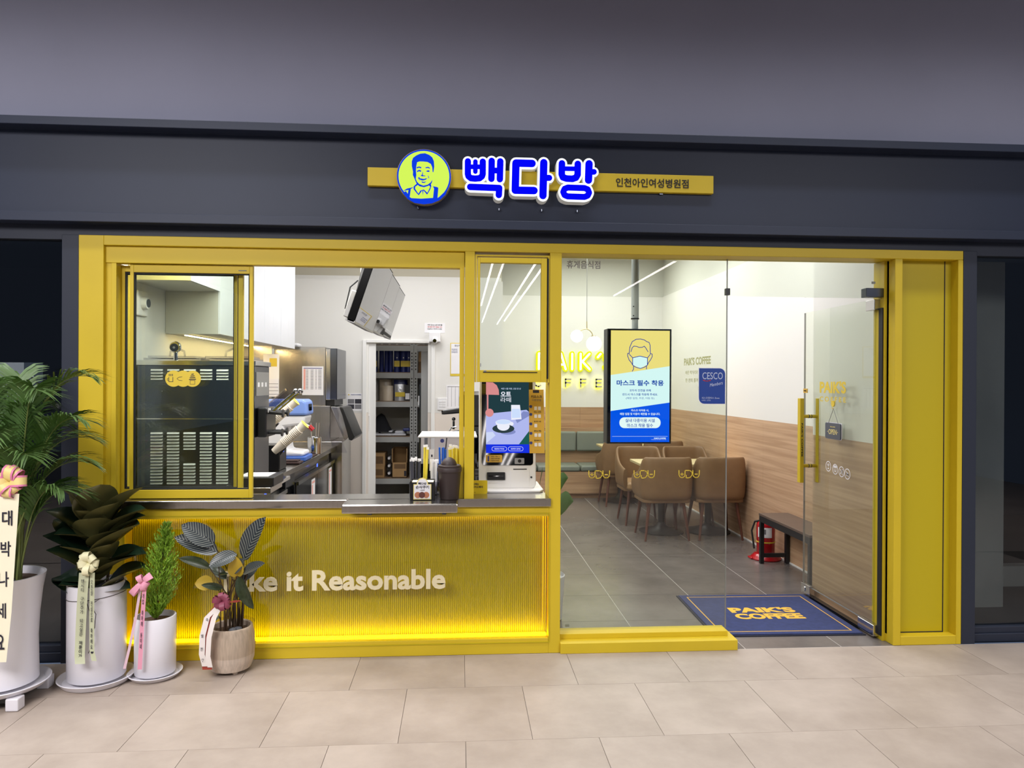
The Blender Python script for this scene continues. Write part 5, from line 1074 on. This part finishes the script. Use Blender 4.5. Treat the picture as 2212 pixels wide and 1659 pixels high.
for x in (2.658, 2.89):
    for y in (1.097, 2.003): MB().box(x, x+.034, y, y+.034, 0.001, .372).build('leg', 'black_metal', bb, bevel=.002)
for y in (1.105, 2.009): MB().box(2.69, 2.89, y, y+.022, .055, .09).build('stretcher', 'black_metal', bb)
ex = thing('fire_extinguisher', 'red fire extinguisher at the far end of the low black bench', 'extinguisher', (2.785, 2.19, .055))
E_ = (2.785, 2.19)
MB().lathe([(.075,.056),(.08,.065),(.082,.3),(.078,.325),(.06,.345),(.03,.358)], (E_[0], E_[1], 0), 28).build('cylinder', 'red_paint', ex, smooth=True)
MB().lathe([(.0835,.155),(.0835,.165)], (E_[0], E_[1], 0), 28).build('yellow_band', 'sticker_yellow', ex)
lb = MB(); ro = []
for zz in (.205, .295): ro.append([(E_[0]+.0828*math.cos(a), E_[1]+.0828*math.sin(a), zz) for a in [PI+.25+.16*k for k in range(11)]])
lab_ = lb.grid(ro).build('paper_label', 'paper', ex)
MB().grid([[(E_[0]+.0835*math.cos(a), E_[1]+.0835*math.sin(a), zz) for a in [PI+.5+.1*k for k in range(8)]] for zz in (.235, .28)]).build('label_print', 'print_grey', lab_)
MB().box(E_[0]-.02, E_[0]+.02, E_[1]-.05, E_[1]+.05, .358, .368).build('valve', 'black_metal', ex)
MB().tube([(E_[0]-.02, E_[1]-.02, .36), (E_[0]-.09, E_[1]+.03, .335), (E_[0]-.115, E_[1]+.04, .25), (E_[0]-.105, E_[1]+.03, .16), (E_[0]-.1, E_[1]+.02, .09)], .009, 8).build('hose', 'black_rubber', ex)
exb = thing('extinguisher_stand', 'round red stand beneath the fire extinguisher', 'stand', (2.785, 2.19, 0))
MB().lathe([(.135,.0015),(.138,.012),(.12,.03),(.1,.05),(.09,.055)], (2.785, 2.19, 0), 32).build('dish', 'red_paint', exb, smooth=True); MB().box(2.635, 2.69, 2.16, 2.24, .001, .02).build('foot_tab', 'red_paint', exb, bevel=.008)
# plant by the kiosk inside the cafe, mostly behind the post
ip = thing('broadleaf_plant', 'big-leaved green plant in a white pot just inside the glass behind the yellow post', 'plant', (.665, .62, 0))
MB().lathe([(.09,.002),(.11,.01),(.13,.30),(.125,.305),(.12,.28)], (.58, .62, 0), 24).build('pot', 'pot_white', ip, smooth=True)
for (bx, by, bz), (ex_, ey, ez), w in (((.5,.6,.5),(.72,.56,.96),.11), ((.5,.62,.45),(.76,.58,.80),.12), ((.5,.62,.5),(.55,.62,1.0),.12)):
    mb = MB(); mid = ((bx+ex_)/2, by, (bz+ez)/2+.12); mb.tube([(.58,.62,.28), (bx,by,bz), mid], .006, 6); st_o = mb.build('stem', 'palm_stem', ip)
    rw = []
    for k in range(7):
        u = k/6; cx_ = mid[0]+(ex_-mid[0])*u; cz_ = mid[2]+(ez-mid[2])*u+.03*math.sin(PI*u); hw = w*math.sin(PI*min(.97, u*.85+.15))*.8
        rw.append([(cx_-.1*hw, by-.02, cz_-hw), (cx_, by-.04, cz_), (cx_+.15*hw, by-.02, cz_+hw*.7)])
    MB().grid(rw).build('leaf', 'palm_green', st_o, smooth='all')
MB().box(.63, .66, .54, .545, .42, .74).build('ribbon', 'bow_plum', ip)

# ================================================================== PLANTS BEFORE THE SHOP
def two_side(name, top, under, rough):
    m = pm(name, top, rough); nt = m.node_tree; b = nt.nodes['Principled BSDF']
    g = nt.nodes.new('ShaderNodeNewGeometry'); mx = nt.nodes.new('ShaderNodeMix'); mx.data_type = 'RGBA'
    mx.inputs[6].default_value = lin(top); mx.inputs[7].default_value = lin(under); nt.links.new(g.outputs['Backfacing'], mx.inputs[0]); nt.links.new(mx.outputs[2], b.inputs['Base Color'])
two_side('ficus', (24, 44, 30), (92, 90, 52), .3); two_side('palm', (72, 108, 46), (84, 112, 58), .45)
def leaf_mesh(nm, mat, wid, cup=.12, droop=.12, tipw=.55, n=9):
    rows_ = []
    for k in range(n+1):
        t = k/n; w = wid*.5*(math.sin(PI*t**.85)**tipw if 0 < t < 1 else .02); z = -droop*t*t + .04*math.sin(PI*t)
        rows_.append([(-w, t, z+cup*w), (-w*.5, t, z+cup*w*.2), (0, t, z-.01), (w*.5, t, z+cup*w*.2), (w, t, z+cup*w)])
    return MB().grid(rows_).mesh(nm, mat, smooth='all')
def place_leaf(me, parent, base, tip, normal, width=1.0, nm='leaf'):
    base = Vector(base); d = Vector(tip)-base; L = d.length; y = d.normalized(); nv = Vector(normal); nv = (nv - y*nv.dot(y)).normalized(); x = y.cross(nv)
    o = bpy.data.objects.new(nm, me); COL.objects.link(o); o.parent = parent
    o.matrix_local = Matrix.Translation(base - wloc(parent)) @ Matrix((x, y, nv)).transposed().to_4x4() @ Matrix.Diagonal((L*width, L, L, 1)); return o
def bow(parent, c, n, r, w, mats, seed, nm='bow', edge=None, flat=.45):
    rnd = random.Random(seed); b = MB(); e = MB(); c = Vector(c)
    for k in range(n):
        a = 2*PI*k/n + rnd.uniform(-.25, .25); tilt = rnd.uniform(-.5, .35); rr = r*rnd.uniform(.75, 1.1)
        d = Vector((math.cos(a), tilt*.6-.25, math.sin(a))).normalized(); s = d.cross(Vector((0, -1, .1))).normalized(); u = s.cross(d)
        def loop(mb, f0, f1, off):
            ra, rb = [], []
            for i in range(11):
                t = 2*PI*i/10; p = c + d*(rr*(.5-.5*math.cos(t))) + u*(rr*flat*math.sin(t)*(.6+.4*(1-math.cos(t))/2)) + u*off
                ra.append(p + s*(w*f0)); rb.append(p + s*(w*f1))
            mb.grid([ra, rb])
        loop(b, -.5, .5, 0)
        if edge: loop(e, -.52, -.34, .0012); loop(e, .34, .52, .0012); loop(e, -.52, -.34, -.0012); loop(e, .34, .52, -.0012)
    o = b.build(nm, mats, parent, smooth='all')
    if edge: e.build('bow_edge', edge, o, smooth='all')
    return o
def strip(parent, pts, w, mat, nm='ribbon', side=(1, 0, 0), edge=None):
    s = Vector(side).normalized(); a = [Vector(p)-s*w/2 for p in pts]; b = [Vector(p)+s*w/2 for p in pts]
    o = MB().grid([a, b]).build(nm, mat, parent, smooth='all')
    if edge: MB().grid([[p+Vector((0, -.0006, 0)) for p in a], [p+s*w*.06+Vector((0, -.0006, 0)) for p in a]]).grid([[p-s*w*.06+Vector((0, -.0006, 0)) for p in b], [p+Vector((0, -.0006, 0)) for p in b]]).build('ribbon_edge', edge, o)
    return o
def pebbles(par, c, r, n, seed, size=.03):
    rnd = random.Random(seed)
    for i in range(n):
        a = rnd.uniform(0, 2*PI); q = r*math.sqrt(rnd.random()); s = size*rnd.uniform(.6, 1.2)
        MB().ball((c[0]+q*math.cos(a), c[1]+q*math.sin(a), c[2]+s*.2), s, 8, .65).build('pebble', 'stone', par, smooth='all')

# --- tall palm at the left edge
PX, PY = -2.29, -.45
pa = thing('potted_palm', 'tall areca palm with a ribbon in a flared white pot, at the left edge', 'plant', (PX, PY, 0))
MB().lathe([(.15,.085),(.16,.09),(.158,.2),(.156,.3),(.162,.42),(.175,.54),(.19,.622),(.178,.622),(.168,.585)], (PX, PY, 0), 40).build('pot', 'pot_white', pa, smooth=True)
MB().lathe([(.168,.586),(.01,.596)], (PX, PY, 0), 24).build('soil', 'soil', pa)
MB().lathe([(.15,.058),(.19,.064),(.215,.09),(.209,.092),(.185,.07)], (PX, PY, 0), 40).build('saucer', 'pot_white', pa, smooth=True)
st_ = MB().box(PX-.14, PX+.14, PY-.14, PY+.14, .035, .058).build('stand', 'black_plastic', pa)
for sx in (-1, 1):
    for sy in (-1, 1): MB().box(PX+sx*.14-.03, PX+sx*.14+.03, PY+sy*.13-.03, PY+sy*.13+.03, .001, .062).build('stand_foot', 'pot_white', st_, bevel=.006)
pebbles(pa, (PX+.06, PY-.11, .595), .05, 2, 3, .05)
rnd = random.Random(11)
tips = [(-1.86,-.45,1.615),(-1.88,-.5,1.40),(-1.89,-.42,1.18),(-2.03,-.62,1.55),(-2.17,-.30,1.50),(-2.26,-.62,1.54),(-1.92,-.36,1.30),(-2.45,-.5,1.6),(-2.6,-.4,1.4),(-2.5,-.65,1.3),(-2.05,-.66,1.24),(-2.0,-.34,1.02),(-2.35,-.2,1.62),(-1.95,-.55,1.06),(-2.12,-.5,1.42),(-2.2,-.7,1.33),(-2.08,-.25,1.35)]
for i, tp in enumerate(tips):
    tp = Vector(tp); a = rnd.uniform(0, 2*PI); b0 = Vector((PX+.03+.05*math.cos(a), PY+.05*math.sin(a), .58))
    apex = Vector((b0.x+(tp.x-b0.x)*.5, b0.y+(tp.y-b0.y)*.5, tp.z+.07*(1 if tp.z > 1.35 else .8)))
    c1 = Vector((b0.x+(tp.x-b0.x)*.12, b0.y+(tp.y-b0.y)*.12, .58+(apex.z-.58)*.62))
    pts = []
    for k in range(25):
        t = k/24; pts.append(b0*(1-t)**3 + c1*(3*t*(1-t)**2) + apex*(3*t*t*(1-t)) + tp*t**3)
    fr = MB(); fr.tube(pts, .006, 5, .0015); f = fr.build('frond_stem', 'palm_stem', pa)
    lf = MB()
    for k in range(44):
        t = .36+.64*k/43; q = t*24; i0 = min(int(q), 23); p = pts[i0].lerp(pts[i0+1], q-i0); d = (pts[i0+1]-pts[i0]).normalized()
        sd = d.cross(Vector((0, 0, 1))); sd = sd.normalized() if sd.length > .1 else Vector((1, 0, 0)); up = sd.cross(d)
        L = .265*math.sin(PI*(.2+.70*(t-.36)/.64))**.8
        for s in (-1, 1):
            dirn = (d*.9 + sd*s*.55 + up*.3 + Vector((rnd.uniform(-.08, .08), rnd.uniform(-.08, .08), rnd.uniform(-.08, .08)))).normalized()
            wv = dirn.cross(up).normalized()*.0056; ra, rb = [], []
            for m_, (u, ww) in enumerate(((0, .3), (.3, 1), (.65, .85), (1, .05))):
                pp = p + dirn*(L*u) + Vector((0, 0, -.11*L/.235*u*u)); ra.append(pp-wv*ww); rb.append(pp+wv*ww)
            lf.grid([ra, rb])
    lf.build('leaflets', 'palm', f, smooth='all')
for k in range(9):
    a = rnd.uniform(0, 2*PI); b0 = (PX+.03+.05*math.cos(a), PY+.05*math.sin(a), .58)
    MB().tube([b0, (b0[0]+.01, b0[1], .85), (b0[0]+.03*math.cos(a)+.03, b0[1]+.02*math.sin(a), 1.1)], .0085, 6, .005).build('cane', 'palm_stem', pa)
rb = strip(pa, [(-2.128, -.665, 1.06), (-2.142, -.668, .80), (-2.160, -.668, .50), (-2.185, -.665, .262)], .088, 'ribbon_ivory')
for ch, x, z in (('대', -2.136, .946), ('박', -2.142, .80), ('나', -2.151, .657), ('세', -2.163, .507), ('요', -2.17, .36)): text(ch, 'ink', rb, x, -.67, z, w=.046, h=.072, bold=.012, ext=.0005)
bow(pa, (-2.125, -.665, 1.118), 8, .075, .05, 'bow_yellow', 5, edge='bow_pink')

# --- rubber plant
FX, FY = -1.926, -.25
fi = thing('potted_rubber_plant', 'dark broad-leaved rubber plant with a pale green ribbon in a white cylinder pot', 'plant', (FX, FY, 0))
MB().lathe([(.138,.03),(.141,.034),(.141,.525),(.139,.529),(.128,.529),(.126,.49)], (FX, FY, 0), 40).build('pot', 'pot_white', fi, smooth=True)
MB().lathe([(.127,.49),(.01,.496)], (FX, FY, 0), 20).build('soil', 'soil', fi)
MB().lathe([(.15,.001),(.165,.004),(.188,.034),(.183,.036),(.16,.012)], (FX, FY, 0), 40).build('saucer', 'pot_white', fi, smooth=True)
mb = MB(); mb.tube([(FX+.1425*math.cos(2*PI*k/28), FY+.1425*math.sin(2*PI*k/28), .465+.012*math.cos(2*PI*k/28)) for k in range(29)], .0018, 5); mb.tube([(FX+.03, FY-.144, .462), (FX+.06, FY-.15, .475), (FX+.085, FY-.147, .478), (FX+.06, FY-.15, .462), (FX+.03, FY-.145, .46), (FX+.065, FY-.148, .40), (FX+.06, FY-.15, .33), (FX+.035, FY-.148, .28)], .0018, 5); mb.tube([(FX+.02, FY-.146, .455), (FX+.05, FY-.148, .36), (FX+.055, FY-.149, .27), (FX+.03, FY-.15, .2)], .0018, 5); mb.build('twine', 'twine', fi)
pebbles(fi, (FX+.02, FY-.03, .505), .055, 6, 4, .03)
fm = leaf_mesh('leaf', 'ficus', .84, .35, .16, .6)
for sx in (-.04, .045, .0): MB().tube([(FX+sx, FY, .48), (FX+sx*1.4, FY+.02, .68), (FX+sx*1.8, FY+.03, .86)], .008, 6, .005).build('stem', 'bark', fi)
rnd = random.Random(21)
lvs = [(-150,.74,.20,.10),(172,.62,.2,-.02),(-100,.66,.17,-.03),(-60,.60,.2,.05),(-20,.66,.2,.10),(8,.72,.2,.02),(35,.80,.2,.14),(-80,.76,.19,.02),(-125,.84,.2,.04),(-45,.80,.2,.10),(150,.82,.21,.07),(60,.74,.18,.1),(115,.76,.19,.1),(-160,.86,.19,.1),(-15,.86,.19,.10),(-100,.88,.17,.1),(80,.88,.17,.14),(20,.90,.15,.16),(140,.90,.16,.16),(-70,.92,.14,.17),(-120,.58,.17,.03),(-35,.54,.17,.02),(-8,.56,.2,.10),(178,.52,.18,.08),(-85,.55,.15,.03),(-140,.93,.13,.17),(-110,.70,.19,.12),(-65,.68,.19,.12),(-30,.74,.2,.16),(-150,.66,.19,.12),(-90,.82,.18,.12),(-55,.88,.17,.14),(-10,.80,.18,.15),(165,.76,.18,.14),(30,.66,.2,.1),(-75,.62,.18,.12)]
for a, z, L, up in lvs:
    a = math.radians(a+rnd.uniform(-8, 8)); ox = .035*math.cos(a); L *= 1.12; d = Vector((math.cos(a)*L*.9, math.sin(a)*L*.62, up+.05+rnd.uniform(-.01, .03)))
    b0 = Vector((FX+ox, FY+.02*math.sin(a), z-.09)); tp = b0+d
    place_leaf(fm, fi, b0, tp, (-.45*math.cos(a), -.3*math.sin(a)-.25*(1 if math.sin(a) < .2 else -.5), 1.0), rnd.uniform(.9, 1.1))
rb = strip(fi, [(-1.906, -.425, .62), (-1.913, -.428, .5), (-1.92, -.43, .33), (-1.922, -.435, .2), (-1.912, -.45, .165)], .05, 'ribbon_green')
text('\n'.join('맨시티 구단주가 되고싶은 재륜이가'), 'ink', rb, -1.913, -.4365, .39, w=.017, h=.40, ext=.0004, rot=-.03)
rb = strip(fi, [(-1.866, -.425, .62), (-1.866, -.43, .4), (-1.864, -.43, .22), (-1.848, -.44, .175)], .024, 'ribbon_green')
text('\n'.join('오픈을 진심으로 축하해요'), 'ink', rb, -1.865, -.4335, .41, w=.010, h=.35, ext=.0004); text('♥', 'ink', rb, -1.862, -.4335, .215, h=.012)
bow(fi, (-1.885, -.42, .672), 9, .062, .032, 'ribbon_cream', 8)

# --- cypress
CX_, CY_ = -1.645, -.2
cy = thing('potted_cypress', 'small bright green cypress with a pink ribbon in a white cylinder pot', 'plant', (CX_, CY_, 0))
MB().lathe([(.1,.022),(.103,.026),(.105,.325),(.103,.328),(.096,.328),(.094,.295)], (CX_, CY_, 0), 36).build('pot', 'pot_white', cy, smooth=True)
MB().lathe([(.095,.295),(.01,.30)], (CX_, CY_, 0), 18).build('soil', 'soil', cy)
MB().lathe([(.11,.001),(.118,.003),(.138,.026),(.134,.028),(.115,.009)], (CX_, CY_, 0), 36).build('saucer', 'pot_white', cy, smooth=True)
TOP = Vector((-1.583, -.2, .835)); BS = Vector((CX_, CY_, .29))
MB().tube([BS, BS.lerp(TOP, .5)+Vector((-.006, 0, 0)), TOP], .007, 6, .001).build('trunk', 'bark', cy)
rnd = random.Random(5); fo = MB()
def rad(t): return .005 + .128*max(0, (1-t))**.75*min(1, .35+t*3.6)
for br in range(560):
    t = rnd.random()**1.25*.97; a = rnd.uniform(0, 2*PI); c = BS.lerp(TOP, .04+t*.93); R = rad(t)*rnd.uniform(.6, 1.15)
    d = Vector((math.cos(a), math.sin(a), 0)); p0 = c + d*R*.25; p1 = c + d*R + Vector((0, 0, R*.75+.012)); 
    for k in range(9):
        u = k/8; p = p0.lerp(p1, u); s = Vector((rnd.uniform(-1, 1), rnd.uniform(-1, 1), rnd.uniform(.2, 1.2))).normalized()
        dv = ((p1-p0).normalized()*.7 + s*.75).normalized()*rnd.uniform(.014, .032)*(1.1-.4*u); w = dv.cross(Vector((rnd.uniform(-1, 1), rnd.uniform(-1, 1), .3))).normalized()*.0026
        fo.add([p-w, p+w, p+dv*.6+w*.8, p+dv, p+dv*.6-w*.8], [(0, 1, 2, 3, 4)])
f = fo.build('foliage', 'cypress', cy); f['kind'] = 'stuff'
rb = strip(cy, [(-1.646, -.335, .53), (-1.655, -.337, .36), (-1.662, -.338, .2), (-1.668, -.338, .087)], .022, 'ribbon_pink')
text('\n'.join('개업 축하해 동이네'), 'ink', rb, -1.6565, -.3395, .34, w=.010, h=.29, ext=.0004, rot=-.045)
strip(cy, [(-1.665, -.333, .53), (-1.69, -.335, .36), (-1.72, -.34, .2), (-1.742, -.345, .095)], .014, 'ribbon_lilac')
b = MB()
for d, L, w in (((-.62, -.1, -.72), .085, .036), ((.75, -.15, .6), .06, .036), ((.55, -.3, -.35), .04, .032), ((-.2, -.3, .5), .045, .03), ((.2, -.2, -.9), .045, .03)):
    d = Vector(d).normalized(); s = d.cross(Vector((0, -1, .15))).normalized(); u = s.cross(d); c = Vector((-1.655, -.335, .545)); ra, rb_ = [], []
    for i in range(11):
        t = 2*PI*i/10; p = c + d*(L*(.5-.5*math.cos(t))) + u*(.018*math.sin(t)); ra.append(p-s*w/2*(.6+.4*(1-math.cos(t))/2)); rb_.append(p+s*w/2*(.6+.4*(1-math.cos(t))/2))
    b.grid([ra, rb_])
b.build('bow', 'ribbon_pink', cy, smooth='all')

# --- striped calathea
KX, KY = -1.26, -.145
ca = thing('potted_calathea', 'striped-leaf plant with a plum bow in a film-wrapped jute pot', 'plant', (KX, KY, 0))
MB().lathe([(.085,.012),(.105,.02),(.122,.07),(.126,.13),(.122,.2),(.112,.245),(.108,.25),(.1,.245),(.098,.215)], (KX, KY, 0), 40).build('pot', 'jute', ca, smooth=True)
for a in (.6, 2.2, 3.8, 5.3): mb = MB(); mb.cyl((KX+.07*math.cos(a), KY+.07*math.sin(a), .0005), (KX+.07*math.cos(a), KY+.07*math.sin(a), .018), .014, .018, 10); mb.build('pot_foot', 'jute', ca)
MB().lathe([(.099,.215),(.01,.22)], (KX, KY, 0), 20).build('soil', 'soil', ca)
fw = MB(); prof = [(.1275,.10),(.1285,.16),(.125,.21),(.117,.252),(.124,.262),(.118,.266),(.09,.256)]
vs = []; n = 48
for j, (r, z) in enumerate(prof):
    vs.append([(KX+(r+.0025*math.sin(7*i+j*2.3)*(j > 1))*math.cos(2*PI*i/n), KY+(r+.0025*math.sin(7*i+j*2.3)*(j > 1))*math.sin(2*PI*i/n), z+.003*math.sin(5*i)*(j > 3)) for i in range(n)]+[])
for v in vs: v.append(v[0])
fw.grid(vs[::-1]); fw.build('film_wrap', 'wrap_film', ca, smooth='all')
pebbles(ca, (KX+.03, KY, .225), .06, 5, 9, .022)
km = leaf_mesh('leaf', 'calathea', .58, .25, .06, .6, 10); ku = leaf_mesh('leaf', 'leaf_back', .55, .25, .08, .6, 10); kd = leaf_mesh('leaf', 'calathea_dark', .42, .2, .1, .6, 10)
LV_ = [((-1.348,-.16,.699),(-1.507,-.2,.82),(.3,-1,.6),km,1.0),((-1.331,-.16,.655),(-1.536,-.22,.758),(.2,-1,.7),km,.75),((-1.189,-.16,.61),(-1.074,-.2,.855),(-.6,-1,.3),km,.8),((-1.226,-.16,.644),(-1.359,-.22,.597),(.1,-1,.9),km,1.0),((-1.37,-.16,.567),(-1.519,-.2,.644),(.2,-.7,.9),kd,.9),((-1.355,-.16,.49),(-1.437,-.2,.495),(0,-1,.3),ku,1.6),((-1.196,-.16,.536),(-1.07,-.2,.606),(-.2,-.8,.8),km,.75),((-1.216,-.17,.524),(-1.131,-.22,.353),(-.3,-1,-.2),kd,1.0),((-1.231,-.15,.511),(-1.225,-.19,.633),(.1,-1,.1),ku,1.2),((-1.255,-.15,.54),(-1.19,-.17,.62),(-.3,-1,.2),km,1.1),((-1.315,-.18,.311),(-1.365,-.23,.296),(0,-1,.8),kd,1.4),((-1.33,-.15,.53),(-1.27,-.18,.545),(0,-1,.9),kd,.6),((-1.29,-.13,.50),(-1.40,-.1,.58),(.1,-1,.6),kd,.9),((-1.22,-.12,.48),(-1.13,-.1,.56),(-.2,-1,.5),km,.8),((-1.30,-.17,.46),(-1.385,-.24,.50),(.1,-1,.5),kd,.8)]
rnd = random.Random(2)
for b_, t_, nrm, me, w in LV_:
    p0 = Vector((KX+rnd.uniform(-.055, .055), KY+rnd.uniform(-.03, .03), .215)); pb = Vector(b_)
    MB().tube([p0, p0.lerp(pb, .5)+Vector(((p0.x-pb.x)*.22, .01, .02)), pb], .0036, 5, .002).build('stem', 'stem_dark', ca)
    place_leaf(me, ca, b_, t_, nrm, w)
for k in range(9):
    p0 = Vector((KX+rnd.uniform(-.06, .06), KY+rnd.uniform(-.03, .03), .215)); MB().tube([p0, p0+Vector((rnd.uniform(-.015, .03), 0, .15)), p0+Vector((rnd.uniform(-.02, .06), 0, rnd.uniform(.25, .34)))], .005, 5, .003).build('stem', 'stem_dark', ca)
bow(ca, (-1.262+.0, -.29, .425), 10, .05, .026, 'bow_plum', 3)
for dx in (.03, .045): MB().box(-1.25+dx, -1.21+dx, -.3, -.299, .41+dx*.3, .416+dx*.3).build('tie', 'ribbon_red', ca)
rb = strip(ca, [(-1.28, -.3, .40), (-1.335, -.31, .345), (-1.357, -.315, .25), (-1.36, -.315, .15), (-1.345, -.31, .085)], .03, 'ribbon_white')
for ch, x, z in (('축', -1.332, .335), ('발', -1.356, .25), ('전', -1.36, .18), ('♡', -1.354, .12)): text(ch, 'ink', rb, x, -.319, z, w=.012, h=.018, ext=.0004)
strip(ca, [(-1.27, -.302, .40), (-1.30, -.312, .34), (-1.323, -.317, .24), (-1.328, -.317, .14), (-1.318, -.312, .08)], .026, 'ribbon_white')
strip(ca, [(-1.28, -.296, .40), (-1.318, -.304, .345), (-1.338, -.31, .25), (-1.342, -.31, .15), (-1.335, -.304, .065)], .05, 'ribbon_red')

# --- food poster behind the dark glass
po = thing('food_poster', 'two-tone food poster with a bowl inside the dark glass on the left', 'poster', (-2.56, .13, 1.46))
MB().box(-2.75, -2.518, .125, .13, 1.46, 1.70).build('white_half', 'paper', po); gh = MB().box(-2.518, -2.414, .125, .13, 1.462, 1.70).build('grey_half', 'poster_grey', po)
m = MB(); m.prism([(-2.49+.03*math.cos(PI+PI*i/10)-.055, 1.60+.02*math.sin(PI+PI*i/10)) for i in range(11)], 'y', .1238, .125); m.build('bowl_mark', 'print_dark', po)
for z, w in ((1.585, .03), (1.575, .05), (1.565, .042), (1.555, .045)): MB().box(-2.545-w/2, -2.545+w/2, .1242, .125, z, z+.004).build('print', 'print_grey', po)
MB().box(-2.498, -2.442, .1242, .125, 1.615, 1.623).box(-2.485, -2.45, .1242, .125, 1.603, 1.606).build('print', 'paper', gh)
for (x, z, rx, rz, mt_) in ((-2.478, 1.505, .042, .026, 'paper'), (-2.478, 1.508, .036, .02, 'khaki_print'), (-2.425, 1.545, .016, .014, 'cookie_a'), (-2.428, 1.52, .015, .013, 'cookie_b'), (-2.475, 1.55, .02, .012, 'print_dark')):
    MB().prism([(x+rx*math.cos(2*PI*i/18), z+rz*math.sin(2*PI*i/18)) for i in range(18)], 'y', .1235 if mt_ == 'khaki_print' else .1242, .125).build('picture', mt_, gh)

bpy.data.scenes.remove(TSC)
